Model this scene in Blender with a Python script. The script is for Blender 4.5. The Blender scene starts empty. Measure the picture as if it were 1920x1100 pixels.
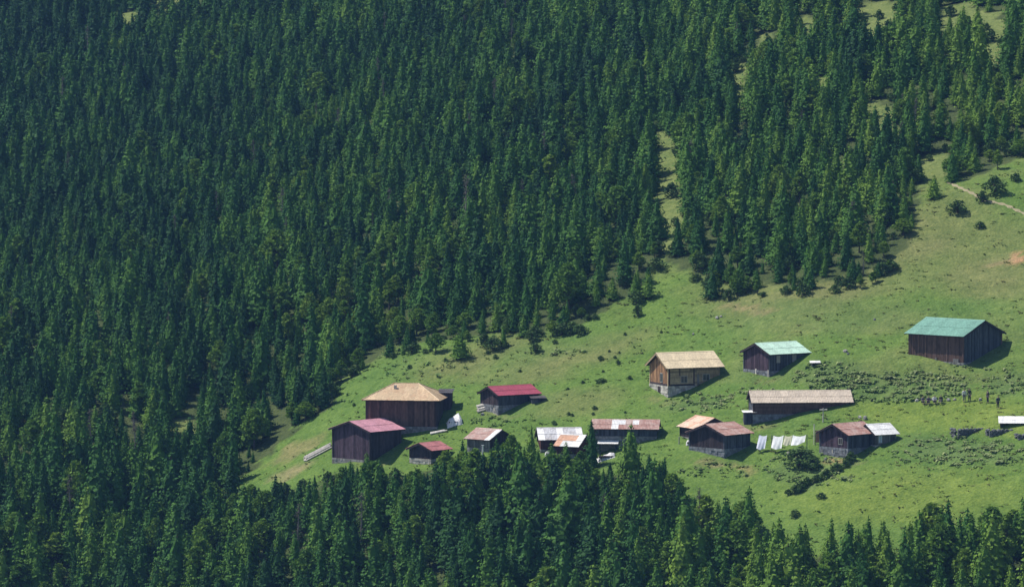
import bpy, bmesh, math, random
import numpy as np
from mathutils import Vector, Matrix

random.seed(7)
RNG = np.random.default_rng(7)
R = math.radians
sc = bpy.context.scene
C = sc.collection

# ------------------------------------------------------------------ camera
CAM = Vector((0.0, -700.0, 61.3))
PITCH = R(3.5)
FOC = 182.9
cd = bpy.data.cameras.new('camera'); cam = bpy.data.objects.new('camera', cd); C.objects.link(cam)
cam.location = CAM; cam.rotation_euler = (R(90) - PITCH, 0, 0)
cd.lens = FOC; cd.sensor_width = 36; cd.clip_start = 1; cd.clip_end = 5000
sc.camera = cam
FPX = 1920 * FOC / 36

# ------------------------------------------------------------------ sky and sun
SUN_EL, SUN_AZ = 56.0, -70.0          # azimuth from +Y towards +X: behind the village, to the left
w = bpy.data.worlds.new('World'); sc.world = w; w.use_nodes = True
nt = w.node_tree; bg = nt.nodes['Background']
sky = nt.nodes.new('ShaderNodeTexSky'); sky.sky_type = 'NISHITA'; sky.sun_disc = False
sky.sun_elevation = R(SUN_EL); sky.sun_rotation = R(SUN_AZ); sky.altitude = 1500
nt.links.new(sky.outputs[0], bg.inputs[0]); bg.inputs[1].default_value = 0.115
sd = bpy.data.lights.new('sun', 'SUN'); sd.energy = 5.0; sd.angle = R(0.53); sd.color = (1.0, 0.95, 0.86)
so = bpy.data.objects.new('sun', sd); C.objects.link(so)
tosun = Vector((math.sin(R(SUN_AZ)) * math.cos(R(SUN_EL)), math.cos(R(SUN_AZ)) * math.cos(R(SUN_EL)), math.sin(R(SUN_EL))))
so.rotation_euler = tosun.to_track_quat('Z', 'Y').to_euler(); so.location = (-100, 100, 300)
vs = sc.view_settings
vs.view_transform = 'Standard'; vs.look = 'None'; vs.exposure = 0.15; vs.gamma = 1.0; vs.use_curve_mapping = False
sc.cycles.max_bounces = 6; sc.cycles.diffuse_bounces = 3; sc.cycles.transparent_max_bounces = 4
sc.cycles.volume_bounces = 0

# ------------------------------------------------------------------ terrain function
def vnoise(x, y, seed=0):
    xi = np.floor(x).astype(np.int64); yi = np.floor(y).astype(np.int64)
    fx = x - xi; fy = y - yi
    fx = fx * fx * (3 - 2 * fx); fy = fy * fy * (3 - 2 * fy)
    def h(a, b):
        n = (a * 374761393 + b * 668265263 + seed * 974634777) & 0xffffffff
        n = ((n ^ (n >> 13)) * 1274126177) & 0xffffffff
        return ((n ^ (n >> 16)) & 0xffff) / 65535.0
    return ((h(xi, yi) * (1 - fx) + h(xi + 1, yi) * fx) * (1 - fy) + (h(xi, yi + 1) * (1 - fx) + h(xi + 1, yi + 1) * fx) * fy) * 2 - 1

def softplus(t, k): return k * np.logaddexp(0, t / k)

GUL = np.array([(-70, -25), (-46, 15), (-38, 45), (-10, 66), (18, 84)], float)
def seg_dist(x, y, P):
    best = np.full(np.shape(x), 1e9); tt = np.zeros(np.shape(x))
    for i in range(len(P) - 1):
        a, b = P[i], P[i + 1]; d = b - a
        t = np.clip(((x - a[0]) * d[0] + (y - a[1]) * d[1]) / (d @ d), 0, 1)
        dd = np.hypot(x - a[0] - t * d[0], y - a[1] - t * d[1])
        m = dd < best
        best = np.where(m, dd, best); tt = np.where(m, (i + t) / (len(P) - 1), tt)
    return best, tt

def T(x, y):
    x = np.asarray(x, float); y = np.asarray(y, float)
    z = 0.24 * 140 * np.tanh(x / 140) + 0.307 * y
    z = z - 0.115 * softplus((y - 66) - 0.45 * (x + 20), 9.0)          # the wooded slope behind lies back at a gentler angle
    df = ((y - 4) + 0.89 * (x + 35)) / 1.34
    z = z - 0.26 * softplus(-df - 3, 4.0)
    g, t = seg_dist(x, y, GUL)
    z = z - 8.0 * np.exp(-(g / 17.0) ** 2) * (1 - 0.8 * t)
    z = z + 1.1 * vnoise(x / 23, y / 23, 1) + 0.35 * vnoise(x / 8, y / 8, 2) + 0.12 * vnoise(x / 2.7, y / 2.7, 3) + 0.05 * vnoise(x / 1.1, y / 1.1, 4)
    hillc = 59.6 - 0.55 * np.maximum(y + 699, 0)
    k = 3.0
    return k * np.logaddexp(np.logaddexp(z / k, hillc / k), -110.0 / k)
T0 = lambda x, y: float(T(np.array([x]), np.array([y]))[0])

# ------------------------------------------------------------------ photo pixel <-> world
cp, sp = math.cos(PITCH), math.sin(PITCH)
def proj(x, y, z):
    dx, dy, dz = x - CAM.x, y - CAM.y, z - CAM.z
    dep = dy * cp - dz * sp
    return 960 + FPX * dx / dep, 550 - FPX * (dy * sp + dz * cp) / dep, dep

_T = np.arange(560, 1500, 0.4)
def ground(u, v):
    a, b = (u - 960) / FPX, -(v - 550) / FPX
    d = np.array([a, cp + b * sp, -sp + b * cp])
    px, py, pz = CAM.x + d[0] * _T, CAM.y + d[1] * _T, CAM.z + d[2] * _T
    h = pz - T(px, py)
    i = int(np.argmax(h < 0))
    t = _T[i - 1] + 0.4 * h[i - 1] / (h[i - 1] - h[i])
    x, y = CAM.x + d[0] * t, CAM.y + d[1] * t
    return Vector((x, y, T0(x, y)))
def ppm(p): return FPX / proj(p[0], p[1], p[2])[2]      # photo pixels per metre there

def inpoly(u, v, poly):
    u = np.asarray(u, float); v = np.asarray(v, float)
    ins = np.zeros(u.shape, bool)
    n = len(poly)
    for i in range(n):
        x1, y1 = poly[i]; x2, y2 = poly[(i + 1) % n]
        if y1 == y2: continue
        c = ((y1 > v) != (y2 > v)) & (u < (x2 - x1) * (v - y1) / (y2 - y1) + x1)
        ins ^= c
    return ins

# where tree feet may not stand (outline of the open meadow, photo pixels)
MEADOW = [(440, 915), (500, 850), (560, 800), (618, 772), (628, 735), (640, 690), (690, 676), (745, 645), (800, 636), (870, 634), (985, 628),
          (1060, 614), (1130, 586), (1160, 560), (1205, 548), (1225, 505), (1235, 492), (1300, 510), (1345, 545), (1410, 525), (1500, 536),
          (1610, 524), (1700, 468), (1718, 400), (1712, 372), (1742, 330), (1830, 335), (1880, 305), (2100, 270), (2100, 1035),
          (1920, 1020), (1800, 1032), (1740, 1015), (1650, 1045), (1560, 1035), (1470, 1060), (1440, 1035), (1400, 1000), (1320, 985),
          (1250, 925), (1215, 895), (1160, 900), (1120, 878), (1060, 872), (1000, 874), (960, 862), (900, 866), (850, 876), (800, 886), (760, 890), (700, 888), (640, 894),
          (560, 918), (500, 934), (440, 948)]
CLEAR = [[(1222, 232), (1240, 232), (1282, 300), (1282, 470), (1232, 470), (1228, 330)],
         [(1590, 0), (1690, 0), (1690, 62), (1640, 66), (1600, 60)], [(1760, 5), (1840, 5), (1845, 62), (1770, 66)],
         [(1835, 30), (1905, 30), (1880, 125), (1835, 125)], [(1365, 115), (1400, 115), (1400, 205), (1365, 205)],
         [(1620, 195), (1680, 195), (1680, 255), (1620, 255)], [(1525, 145), (1560, 145), (1560, 205), (1525, 205)],
         [(730, 492), (760, 492), (760, 530), (730, 530)], [(510, 510), (535, 510), (535, 545), (510, 545)], [(1720, 290), (1790, 290), (1780, 340), (1725, 345)],
         [(215, 30), (330, -10), (420, -10), (330, 40), (235, 75)], [(320, 785), (370, 785), (370, 860), (320, 860)],
         [(1040, 905), (1090, 905), (1090, 945), (1040, 945)], [(1600, 60), (1650, 60), (1660, 110), (1610, 110)], [(1500, 30), (1530, 30), (1530, 80), (1500, 80)], [(1420, 60), (1450, 60), (1450, 120), (1420, 120)]]

# ------------------------------------------------------------------ materials
MATS = {}
def newmat(name):
    m = bpy.data.materials.new(name); m.use_nodes = True
    return m, m.node_tree.nodes, m.node_tree.links, m.node_tree.nodes['Principled BSDF']
def N(nodes, t, **kw):
    n = nodes.new(t)
    for k, v in kw.items(): setattr(n, k, v)
    return n
def ramp(nodes, stops):
    r = nodes.new('ShaderNodeValToRGB')
    while len(r.color_ramp.elements) < len(stops): r.color_ramp.elements.new(0.5)
    for e, (p, c) in zip(r.color_ramp.elements, stops):
        e.position = p; e.color = (c[0], c[1], c[2], 1)
    return r
def mixc(nodes, links, fac, a, b, mode='MIX'):
    m = nodes.new('ShaderNodeMix'); m.data_type = 'RGBA'; m.blend_type = mode
    for sock, val in ((m.inputs[0], fac), (m.inputs[6], a), (m.inputs[7], b)):
        if hasattr(val, 'is_output'): links.new(val, sock)
        elif isinstance(val, (int, float)): sock.default_value = val
        else: sock.default_value = (val[0], val[1], val[2], 1)
    return m.outputs[2]

def mat_foliage(name, stops, trans=0.1):
    m, n, l, b = newmat(name)
    oi = N(n, 'ShaderNodeObjectInfo'); rp = ramp(n, stops)
    ln_ = N(n, 'ShaderNodeTexNoise'); ln_.inputs['Scale'].default_value = 0.045; ln_.inputs['Detail'].default_value = 2; l.new(oi.outputs['Location'], ln_.inputs['Vector'])
    m1 = N(n, 'ShaderNodeMath', operation='MULTIPLY_ADD'); l.new(ln_.outputs[0], m1.inputs[0]); m1.inputs[1].default_value = 1.5; m1.inputs[2].default_value = -0.75
    m2 = N(n, 'ShaderNodeMath', operation='MULTIPLY_ADD'); l.new(oi.outputs['Random'], m2.inputs[0]); m2.inputs[1].default_value = 0.8; l.new(m1.outputs[0], m2.inputs[2])
    sx = N(n, 'ShaderNodeSeparateXYZ'); l.new(oi.outputs['Location'], sx.inputs[0])       # younger, lighter stands towards the right hand spur; left slope's hazy shade painted in
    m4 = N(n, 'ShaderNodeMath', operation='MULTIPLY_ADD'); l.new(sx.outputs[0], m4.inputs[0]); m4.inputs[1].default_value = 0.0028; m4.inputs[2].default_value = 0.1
    m5 = N(n, 'ShaderNodeMath', operation='MULTIPLY_ADD'); l.new(sx.outputs[1], m5.inputs[0]); m5.inputs[1].default_value = -0.0007; l.new(m4.outputs[0], m5.inputs[2])  # darker with distance: shade and haze of the far slope put into the colour
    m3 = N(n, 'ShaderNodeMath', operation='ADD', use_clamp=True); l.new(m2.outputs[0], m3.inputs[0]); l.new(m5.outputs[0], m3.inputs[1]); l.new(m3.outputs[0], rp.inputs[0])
    tc = N(n, 'ShaderNodeTexCoord'); nz = N(n, 'ShaderNodeTexNoise'); nz.inputs['Scale'].default_value = 1.1; nz.inputs['Detail'].default_value = 3
    l.new(tc.outputs['Object'], nz.inputs['Vector'])
    r2 = ramp(n, [(0.3, (0.62, 0.66, 0.7)), (0.7, (1.3, 1.25, 1.1))]); l.new(nz.outputs[0], r2.inputs[0])
    col = mixc(n, l, 1.0, rp.outputs[0], r2.outputs[0], 'MULTIPLY')
    l.new(col, b.inputs['Base Color']); b.inputs['Roughness'].default_value = 0.65; b.inputs['Specular IOR Level'].default_value = 0.06
    tr = N(n, 'ShaderNodeBsdfTranslucent'); l.new(col, tr.inputs[0])
    mx = N(n, 'ShaderNodeMixShader'); mx.inputs[0].default_value = trans
    l.new(b.outputs[0], mx.inputs[1]); l.new(tr.outputs[0], mx.inputs[2]); l.new(mx.outputs[0], n['Material Output'].inputs[0])
    return m
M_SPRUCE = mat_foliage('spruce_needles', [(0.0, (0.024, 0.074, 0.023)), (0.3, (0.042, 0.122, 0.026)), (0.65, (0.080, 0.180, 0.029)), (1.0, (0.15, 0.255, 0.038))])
M_LEAF = mat_foliage('broad_leaves', [(0.0, (0.085, 0.18, 0.032)), (0.5, (0.125, 0.23, 0.036)), (1.0, (0.18, 0.28, 0.044))], 0.25)
M_BUSH = mat_foliage('shrub_leaves', [(0.0, (0.05, 0.105, 0.034)), (1.0, (0.10, 0.17, 0.05))])
M_DEAD = mat_foliage('dead_twigs', [(0.0, (0.095, 0.085, 0.085)), (1.0, (0.15, 0.135, 0.125))], 0.05)
M_GRASS = mat_foliage('grass_blades', [(0.0, (0.11, 0.18, 0.04)), (0.5, (0.15, 0.21, 0.05)), (0.8, (0.19, 0.22, 0.07)), (1.0, (0.22, 0.20, 0.10))], 0.2)
M_WEED = mat_foliage('weed_leaves', [(0.0, (0.16, 0.28, 0.08)), (0.6, (0.24, 0.35, 0.12)), (1.0, (0.36, 0.42, 0.20))], 0.3)

def mat_bark(name, c):
    m, n, l, b = newmat(name)
    tc = N(n, 'ShaderNodeTexCoord'); nz = N(n, 'ShaderNodeTexNoise'); nz.inputs['Scale'].default_value = 5
    l.new(tc.outputs['Object'], nz.inputs['Vector'])
    rp = ramp(n, [(0.3, [k * 0.6 for k in c]), (0.7, [k * 1.35 for k in c])]); l.new(nz.outputs[0], rp.inputs[0])
    l.new(rp.outputs[0], b.inputs['Base Color']); b.inputs['Roughness'].default_value = 0.9
    return m
M_BARK = mat_bark('bark', (0.09, 0.07, 0.055)); M_GREYBARK = mat_bark('grey_bark', (0.2, 0.18, 0.17))

def mat_wood(name, c, c2=None, strength=1.0):
    m, n, l, b = newmat(name)
    c2 = c2 or [k * 0.55 for k in c]
    at = N(n, 'ShaderNodeAttribute', attribute_name='tone')
    tc = N(n, 'ShaderNodeTexCoord'); mp = N(n, 'ShaderNodeMapping'); mp.inputs['Scale'].default_value = (3.2, 3.2, 0.9)
    nz = N(n, 'ShaderNodeTexNoise'); nz.inputs['Scale'].default_value = 1.3; nz.inputs['Detail'].default_value = 6
    l.new(tc.outputs['Object'], mp.inputs[0]); l.new(mp.outputs[0], nz.inputs['Vector'])
    rp = ramp(n, [(0.25, c2), (0.55, c), (0.85, [min(1, k * 1.45) for k in c])]); l.new(nz.outputs[0], rp.inputs[0])
    r2 = ramp(n, [(0.0, (0.7, 0.69, 0.69)), (1.0, (1.75, 1.72, 1.7))]); l.new(at.outputs['Fac'], r2.inputs[0])
    col = mixc(n, l, strength, rp.outputs[0], r2.outputs[0], 'MULTIPLY')
    l.new(col, b.inputs['Base Color']); b.inputs['Roughness'].default_value = 0.85; b.inputs['Specular IOR Level'].default_value = 0.2
    return m
W_DARK = mat_wood('dark_weathered_boards', (0.044, 0.033, 0.038))
W_PURPLE = mat_wood('purple_brown_boards', (0.066, 0.044, 0.062))
W_BROWN = mat_wood('brown_boards', (0.098, 0.06, 0.05))
W_REDBROWN = mat_wood('red_brown_boards', (0.075, 0.032, 0.03))
W_ORANGE = mat_wood('orange_weathered_boards', (0.26, 0.15, 0.08), (0.14, 0.07, 0.045))
W_PANEL = mat_wood('pale_infill_boards', (0.30, 0.235, 0.15), (0.19, 0.145, 0.10))
W_GREY = mat_wood('grey_boards', (0.13, 0.127, 0.125))
W_PALE = mat_wood('pale_planks', (0.50, 0.47, 0.43), (0.33, 0.31, 0.29))
W_TEAL = mat_wood('blue_grey_boards', (0.058, 0.063, 0.082))

def mat_metal(name, c, rust=(0.22, 0.095, 0.05), amount=0.25, pale=None, rough=0.45):
    m, n, l, b = newmat(name)
    oi = N(n, 'ShaderNodeObjectInfo')
    tc = N(n, 'ShaderNodeTexCoord'); geo = N(n, 'ShaderNodeNewGeometry')
    nz = N(n, 'ShaderNodeTexNoise'); nz.inputs['Scale'].default_value = 0.9; nz.inputs['Detail'].default_value = 8; nz.inputs['Roughness'].default_value = 0.65
    l.new(geo.outputs['Position'], nz.inputs['Vector'])
    rp = ramp(n, [(0.62 - amount * 0.45, (0, 0, 0)), (0.72 - amount * 0.3, (1, 1, 1))]); l.new(nz.outputs[0], rp.inputs[0])
    fac = N(n, 'ShaderNodeMath', operation='MULTIPLY'); l.new(rp.outputs[0], fac.inputs[0]); fac.inputs[1].default_value = min(1, 0.35 + amount)
    base = mixc(n, l, oi.outputs['Random'], [k * 0.88 for k in c], pale or [min(1, k * 1.1) for k in c])
    col = mixc(n, l, fac.outputs[0], base, rust)
    n2 = N(n, 'ShaderNodeTexNoise'); n2.inputs['Scale'].default_value = 4; l.new(geo.outputs['Position'], n2.inputs['Vector'])
    r3 = ramp(n, [(0.3, (0.74, 0.73, 0.72)), (0.7, (1.14, 1.14, 1.14))]); l.new(n2.outputs[0], r3.inputs[0])
    col = mixc(n, l, 1.0, col, r3.outputs[0], 'MULTIPLY')
    l.new(col, b.inputs['Base Color']); b.inputs['Roughness'].default_value = rough; b.inputs['Specular IOR Level'].default_value = 0.35
    return m
R_TAN = mat_metal('tan_sheet', (0.72, 0.59, 0.39), (0.66, 0.52, 0.34), 0.2)
R_TAN2 = mat_metal('dull_tan_sheet', (0.55, 0.46, 0.36), (0.48, 0.38, 0.29), 0.2)
R_HIP = mat_metal('sandy_sheet', (0.60, 0.44, 0.27), (0.50, 0.32, 0.19), 0.35)
R_GREEN = mat_metal('green_sheet', (0.22, 0.42, 0.33), (0.27, 0.45, 0.36), 0.15)
R_MINT = mat_metal('mint_green_sheet', (0.50, 0.70, 0.57), (0.42, 0.62, 0.50), 0.15)
R_RED = mat_metal('crimson_sheet', (0.35, 0.055, 0.095), (0.34, 0.055, 0.085), 0.2)
R_PINK = mat_metal('faded_pink_sheet', (0.50, 0.24, 0.29), (0.44, 0.20, 0.23), 0.2)
R_PINKBROWN = mat_metal('faded_red_sheet', (0.44, 0.17, 0.17), (0.34, 0.12, 0.11), 0.3)
R_RUST = mat_metal('rusty_sheet', (0.56, 0.38, 0.33), (0.38, 0.19, 0.15), 0.5, (0.50, 0.36, 0.31))
R_RUSTPALE = mat_metal('pale_rusty_sheet', (0.6, 0.44, 0.38), (0.46, 0.25, 0.2), 0.4, (0.58, 0.46, 0.41))
R_WHITE = mat_metal('white_sheet', (0.84, 0.83, 0.82), (0.72, 0.69, 0.66), 0.05)
R_ZINC = mat_metal('zinc_sheet', (0.55, 0.55, 0.58), (0.38, 0.34, 0.33), 0.3)
R_DARK = mat_metal('dark_sheet', (0.10, 0.09, 0.09), (0.09, 0.06, 0.05), 0.3)
R_PEACH = mat_metal('peach_sheet', (0.80, 0.58, 0.44), (0.74, 0.44, 0.28), 0.2)
R_ORANGE = mat_metal('orange_sheet', (0.72, 0.42, 0.28), (0.62, 0.42, 0.33), 0.25)

def mat_stone(name, c):
    m, n, l, b = newmat(name)
    at = N(n, 'ShaderNodeAttribute', attribute_name='tone')
    geo = N(n, 'ShaderNodeNewGeometry'); nz = N(n, 'ShaderNodeTexNoise'); nz.inputs['Scale'].default_value = 2.5; nz.inputs['Detail'].default_value = 6
    l.new(geo.outputs['Position'], nz.inputs['Vector'])
    rp = ramp(n, [(0.3, [k * 0.6 for k in c]), (0.7, [min(1, k * 1.3) for k in c])]); l.new(nz.outputs[0], rp.inputs[0])
    r2 = ramp(n, [(0, (0.7, 0.7, 0.7)), (1, (1.25, 1.25, 1.25))]); l.new(at.outputs['Fac'], r2.inputs[0])
    col = mixc(n, l, 1.0, rp.outputs[0], r2.outputs[0], 'MULTIPLY')
    l.new(col, b.inputs['Base Color']); b.inputs['Roughness'].default_value = 0.9
    return m
S_GREY = mat_stone('grey_stone', (0.24, 0.235, 0.23)); S_PALE = mat_stone('pale_plastered_stone', (0.46, 0.43, 0.39)); S_BLUE = mat_stone('blue_grey_stone', (0.19, 0.20, 0.225)); S_DARK = mat_stone('dark_stone', (0.13, 0.135, 0.14))

def mat_plain(name, c, rough=0.7):
    m, n, l, b = newmat(name)
    geo = N(n, 'ShaderNodeNewGeometry'); nz = N(n, 'ShaderNodeTexNoise'); nz.inputs['Scale'].default_value = 3
    l.new(geo.outputs['Position'], nz.inputs['Vector'])
    rp = ramp(n, [(0.3, [k * 0.85 for k in c]), (0.7, [min(1, k * 1.1) for k in c])]); l.new(nz.outputs[0], rp.inputs[0])
    l.new(rp.outputs[0], b.inputs['Base Color']); b.inputs['Roughness'].default_value = rough
    return m
def mat_cloth(name, c):
    m = mat_plain(name, c); n, l = m.node_tree.nodes, m.node_tree.links; b = n['Principled BSDF']
    tr = N(n, 'ShaderNodeBsdfTranslucent'); tr.inputs[0].default_value = (*c, 1); mx = N(n, 'ShaderNodeMixShader'); mx.inputs[0].default_value = 0.12
    l.new(b.outputs[0], mx.inputs[1]); l.new(tr.outputs[0], mx.inputs[2]); l.new(mx.outputs[0], n['Material Output'].inputs[0]); return m
P_CLOTH = mat_cloth('white_cloth', (0.90, 0.90, 0.92)); P_BLUECLOTH = mat_cloth('pale_blue_cloth', (0.74, 0.76, 0.90)); P_CREAM = mat_cloth('cream_cloth', (0.60, 0.58, 0.42))
P_TARP = mat_plain('white_tarp', (0.66, 0.65, 0.66), 0.5); P_HIDE = mat_plain('black_hide', (0.018, 0.017, 0.018), 0.6); P_HORN = mat_plain('horn', (0.4, 0.36, 0.3))
P_GLASS = mat_plain('dark_window_glass', (0.03, 0.035, 0.045), 0.15); P_FRAME = mat_plain('window_frame', (0.30, 0.29, 0.28))
P_BLACK = mat_plain('dark_interior', (0.02, 0.018, 0.018), 0.9); P_REDCLOTH = mat_plain('red_cloth', (0.35, 0.09, 0.11)); P_BLUE = mat_plain('pale_blue_sheet', (0.5, 0.58, 0.7))

# ground
def mat_ground():
    m, n, l, b = newmat('hillside_ground')
    at = N(n, 'ShaderNodeVertexColor', layer_name='zone')
    geo = N(n, 'ShaderNodeNewGeometry')
    col = at.outputs[0]
    for s, lo, hi, d in ((0.16, (0.84, 0.88, 0.84), (1.16, 1.10, 1.16), 4), (0.75, (0.76, 0.83, 0.78), (1.24, 1.17, 1.18), 6), (3.2, (0.70, 0.77, 0.73), (1.28, 1.22, 1.2), 4)):
        nz = N(n, 'ShaderNodeTexNoise'); nz.inputs['Scale'].default_value = s; nz.inputs['Detail'].default_value = d; nz.inputs['Roughness'].default_value = 0.62
        l.new(geo.outputs['Position'], nz.inputs['Vector'])
        rp = ramp(n, [(0.32, lo), (0.68, hi)]); l.new(nz.outputs[0], rp.inputs[0])
        col = mixc(n, l, 1.0, col, rp.outputs[0], 'MULTIPLY')
    l.new(col, b.inputs['Base Color']); b.inputs['Roughness'].default_value = 0.95; b.inputs['Specular IOR Level'].default_value = 0.1
    nb = N(n, 'ShaderNodeTexNoise'); nb.inputs['Scale'].default_value = 2.2; nb.inputs['Detail'].default_value = 8; l.new(geo.outputs['Position'], nb.inputs['Vector'])
    bp = N(n, 'ShaderNodeBump'); bp.inputs['Strength'].default_value = 0.8; bp.inputs['Distance'].default_value = 0.35
    l.new(nb.outputs[0], bp.inputs['Height']); l.new(bp.outputs[0], b.inputs['Normal'])
    return m
M_GROUND = mat_ground()

# ------------------------------------------------------------------ object helpers
def tag(o, label=None, cat=None, group=None, kind=None):
    if label: o['label'] = label
    if cat: o['category'] = cat
    if group: o['group'] = group
    if kind: o['kind'] = kind
    return o
def empty(name, loc=(0, 0, 0), rz=0, label=None, cat=None, group=None):
    o = bpy.data.objects.new(name, None); C.objects.link(o); o.location = loc; o.rotation_euler = (0, 0, rz); o.empty_display_size = 0.3
    return tag(o, label, cat, group)
def link(name, me, parent=None, loc=(0, 0, 0), rot=None):
    o = bpy.data.objects.new(name, me); C.objects.link(o); o.location = loc
    if rot is not None: o.rotation_euler = rot
    o.parent = parent
    return o
def mesh(name, V, F, mats, midx=None, tone=None, smooth=False):
    me = bpy.data.meshes.new(name); me.from_pydata([tuple(v) for v in V], [], [tuple(f) for f in F])
    for m in (mats if isinstance(mats, (list, tuple)) else [mats]): me.materials.append(m)
    if midx is not None: me.polygons.foreach_set('material_index', np.asarray(midx, np.int32))
    if tone is not None:
        a = me.attributes.new('tone', 'FLOAT', 'POINT'); a.data.foreach_set('value', np.asarray(tone, np.float32))
    if smooth: me.polygons.foreach_set('use_smooth', np.ones(len(me.polygons), bool))
    me.update()
    return me

class MB:
    """collects solids into one mesh"""
    def __init__(s): s.V = []; s.F = []; s.t = []
    def hexa(s, p, tone=None):           # 8 corners: bottom ring 0-3, top ring 4-7
        k = len(s.V); s.V += [tuple(q) for q in p]; tone = random.random() if tone is None else tone; s.t += [tone] * 8
        s.F += [tuple(k + i for i in f) for f in ((0, 3, 2, 1), (4, 5, 6, 7), (0, 1, 5, 4), (1, 2, 6, 5), (2, 3, 7, 6), (3, 0, 4, 7))]
    def box(s, x0, x1, y0, y1, z0, z1, tone=None):
        s.hexa([(x0, y0, z0), (x1, y0, z0), (x1, y1, z0), (x0, y1, z0), (x0, y0, z1), (x1, y0, z1), (x1, y1, z1), (x0, y1, z1)], tone)
    def bar(s, a, b, r, r2=None, n=6, tone=None):
        a = Vector(a); b = Vector(b); d = (b - a).normalized(); r2 = r if r2 is None else r2
        u = d.orthogonal().normalized(); v = d.cross(u); k = len(s.V); tone = random.random() if tone is None else tone
        for c, rr in ((a, r), (b, r2)):
            for i in range(n):
                q = 2 * math.pi * i / n; s.V.append(tuple(c + u * rr * math.cos(q) + v * rr * math.sin(q))); s.t.append(tone)
        for i in range(n): j = (i + 1) % n; s.F.append((k + i, k + j, k + n + j, k + n + i))
        s.F.append(tuple(k + i for i in reversed(range(n)))); s.F.append(tuple(k + n + i for i in range(n)))
    def rock(s, c, rx, ry, rz, seed, tone=None):
        rr = random.Random(seed); k = len(s.V); tone = rr.random() if tone is None else tone
        pts = [(0, 0, 1)]
        for zz, q in ((0.55, 0.8), (-0.05, 1.0), (-0.6, 0.85)):
            for i in range(6): a = math.pi / 3 * i + rr.uniform(-.3, .3); f = q * rr.uniform(.78, 1.12); pts.append((math.cos(a) * f, math.sin(a) * f, zz + rr.uniform(-.12, .12)))
        pts.append((0, 0, -0.9))
        for p in pts: s.V.append((c[0] + p[0] * rx, c[1] + p[1] * ry, c[2] + p[2] * rz)); s.t.append(tone)
        for i in range(6):
            j = (i + 1) % 6; s.F.append((k, k + 1 + i, k + 1 + j))
            for r in range(2): a = k + 1 + r * 6; s.F.append((a + i, a + 6 + i, a + 6 + j, a + j))
            s.F.append((k + 13 + i, k + 19, k + 13 + j))
    def build(s, name, mat, parent=None, loc=(0, 0, 0), rot=None):
        return link(name, mesh(name, s.V, s.F, mat, tone=s.t), parent, loc, rot)

# ------------------------------------------------------------------ the hillside
def axis(*segs):
    out = []
    for a, b, st in segs: out += list(np.arange(a, b, st))
    out.append(segs[-1][1]); return np.array(out)
gx = axis((-330, -100, 8), (-100, 100, 0.9), (100, 330, 8)); gy = axis((-770, -110, 10), (-110, 130, 0.9), (130, 460, 2.2), (460, 560, 10))
GX, GY = np.meshgrid(gx, gy); GZ = T(GX, GY)
nx, ny = len(gx), len(gy)
idx = np.arange(nx * ny).reshape(ny, nx)
quads = np.stack([idx[:-1, :-1], idx[:-1, 1:], idx[1:, 1:], idx[1:, :-1]], -1).reshape(-1, 4)
gm = bpy.data.meshes.new('hillside')
gm.vertices.add(nx * ny); gm.vertices.foreach_set('co', np.stack([GX, GY, GZ], -1).astype(np.float32).ravel())
gm.loops.add(quads.size); gm.loops.foreach_set('vertex_index', quads.ravel().astype(np.int32))
gm.polygons.add(len(quads)); gm.polygons.foreach_set('loop_start', np.arange(0, quads.size, 4, dtype=np.int32))
gm.update(calc_edges=True); gm.polygons.foreach_set('use_smooth', np.ones(len(quads), bool))
U, Vv, _ = proj(GX, GY, GZ)
# soft jitter of the zone outlines
ju = U + 14 * vnoise(GX / 3.1, GY / 3.1, 11) + 7 * vnoise(GX / 1.2, GY / 1.2, 12); jv = Vv + 9 * vnoise(GX / 3.1, GY / 3.1, 13) + 5 * vnoise(GX / 1.2, GY / 1.2, 14)
col = np.empty((ny, nx, 3)); col[:] = (0.062, 0.085, 0.030)        # forest floor
def paint(mask, c, a=1.0):
    a = (mask * a)[..., None]; col[:] = col * (1 - a) + np.array(c) * a
open_ = inpoly(ju, jv, MEADOW)
for c in CLEAR: 
    m = inpoly(ju, jv, c); paint(m, (0.15, 0.19, 0.06))
paint(open_, (0.106, 0.178, 0.037))
def blob(u, v, ru, rv, rot=0.0):
    c, s = math.cos(rot), math.sin(rot); du, dv = ju - u, jv - v
    return np.clip(1.25 - ((du * c + dv * s) / ru) ** 2 - ((-du * s + dv * c) / rv) ** 2, 0, 1)
dry = np.clip(0.5 + 1.1 * vnoise(GX / 11, GY / 11, 21) + 0.5 * vnoise(GX / 4, GY / 4, 22), 0, 1)
paint(open_ & (Vv < 720), (0.172, 0.176, 0.072), dry * 0.42)
for u, v, a, b_, r in ((1700, 440, 190, 60, -.5), (1480, 560, 190, 35, -.1), (1850, 480, 120, 90, -.3), (1560, 600, 200, 35, 0), (1100, 660, 160, 28, -.25), (1080, 750, 110, 30, -.1), (900, 670, 120, 20, -.3)):
    paint(open_, (0.185, 0.176, 0.078), 0.45 * blob(u, v, a, b_, r))
lush = np.clip(0.2 + vnoise(GX / 9, GY / 9, 31), 0, 1)
paint(open_ & (Vv > 560), (0.092, 0.168, 0.040), lush * 0.6)
for u, v, a, b_ in ((1750, 770, 190, 42), (1700, 930, 260, 60), (1880, 780, 120, 40)): paint(open_, (0.150, 0.208, 0.040), 0.8 * blob(u, v, a, b_))
for u, v, a, b_, r in ((1670, 725, 150, 26, 0), (1560, 700, 70, 25, 0), (1800, 845, 130, 26, .1), (1500, 880, 70, 32, 0), (1540, 895, 60, 12, -.5), (1300, 760, 70, 20, 0), (1890, 720, 60, 20, -.3)):
    paint(open_, (0.098, 0.152, 0.050), 0.7 * blob(u, v, a, b_, r))
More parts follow.
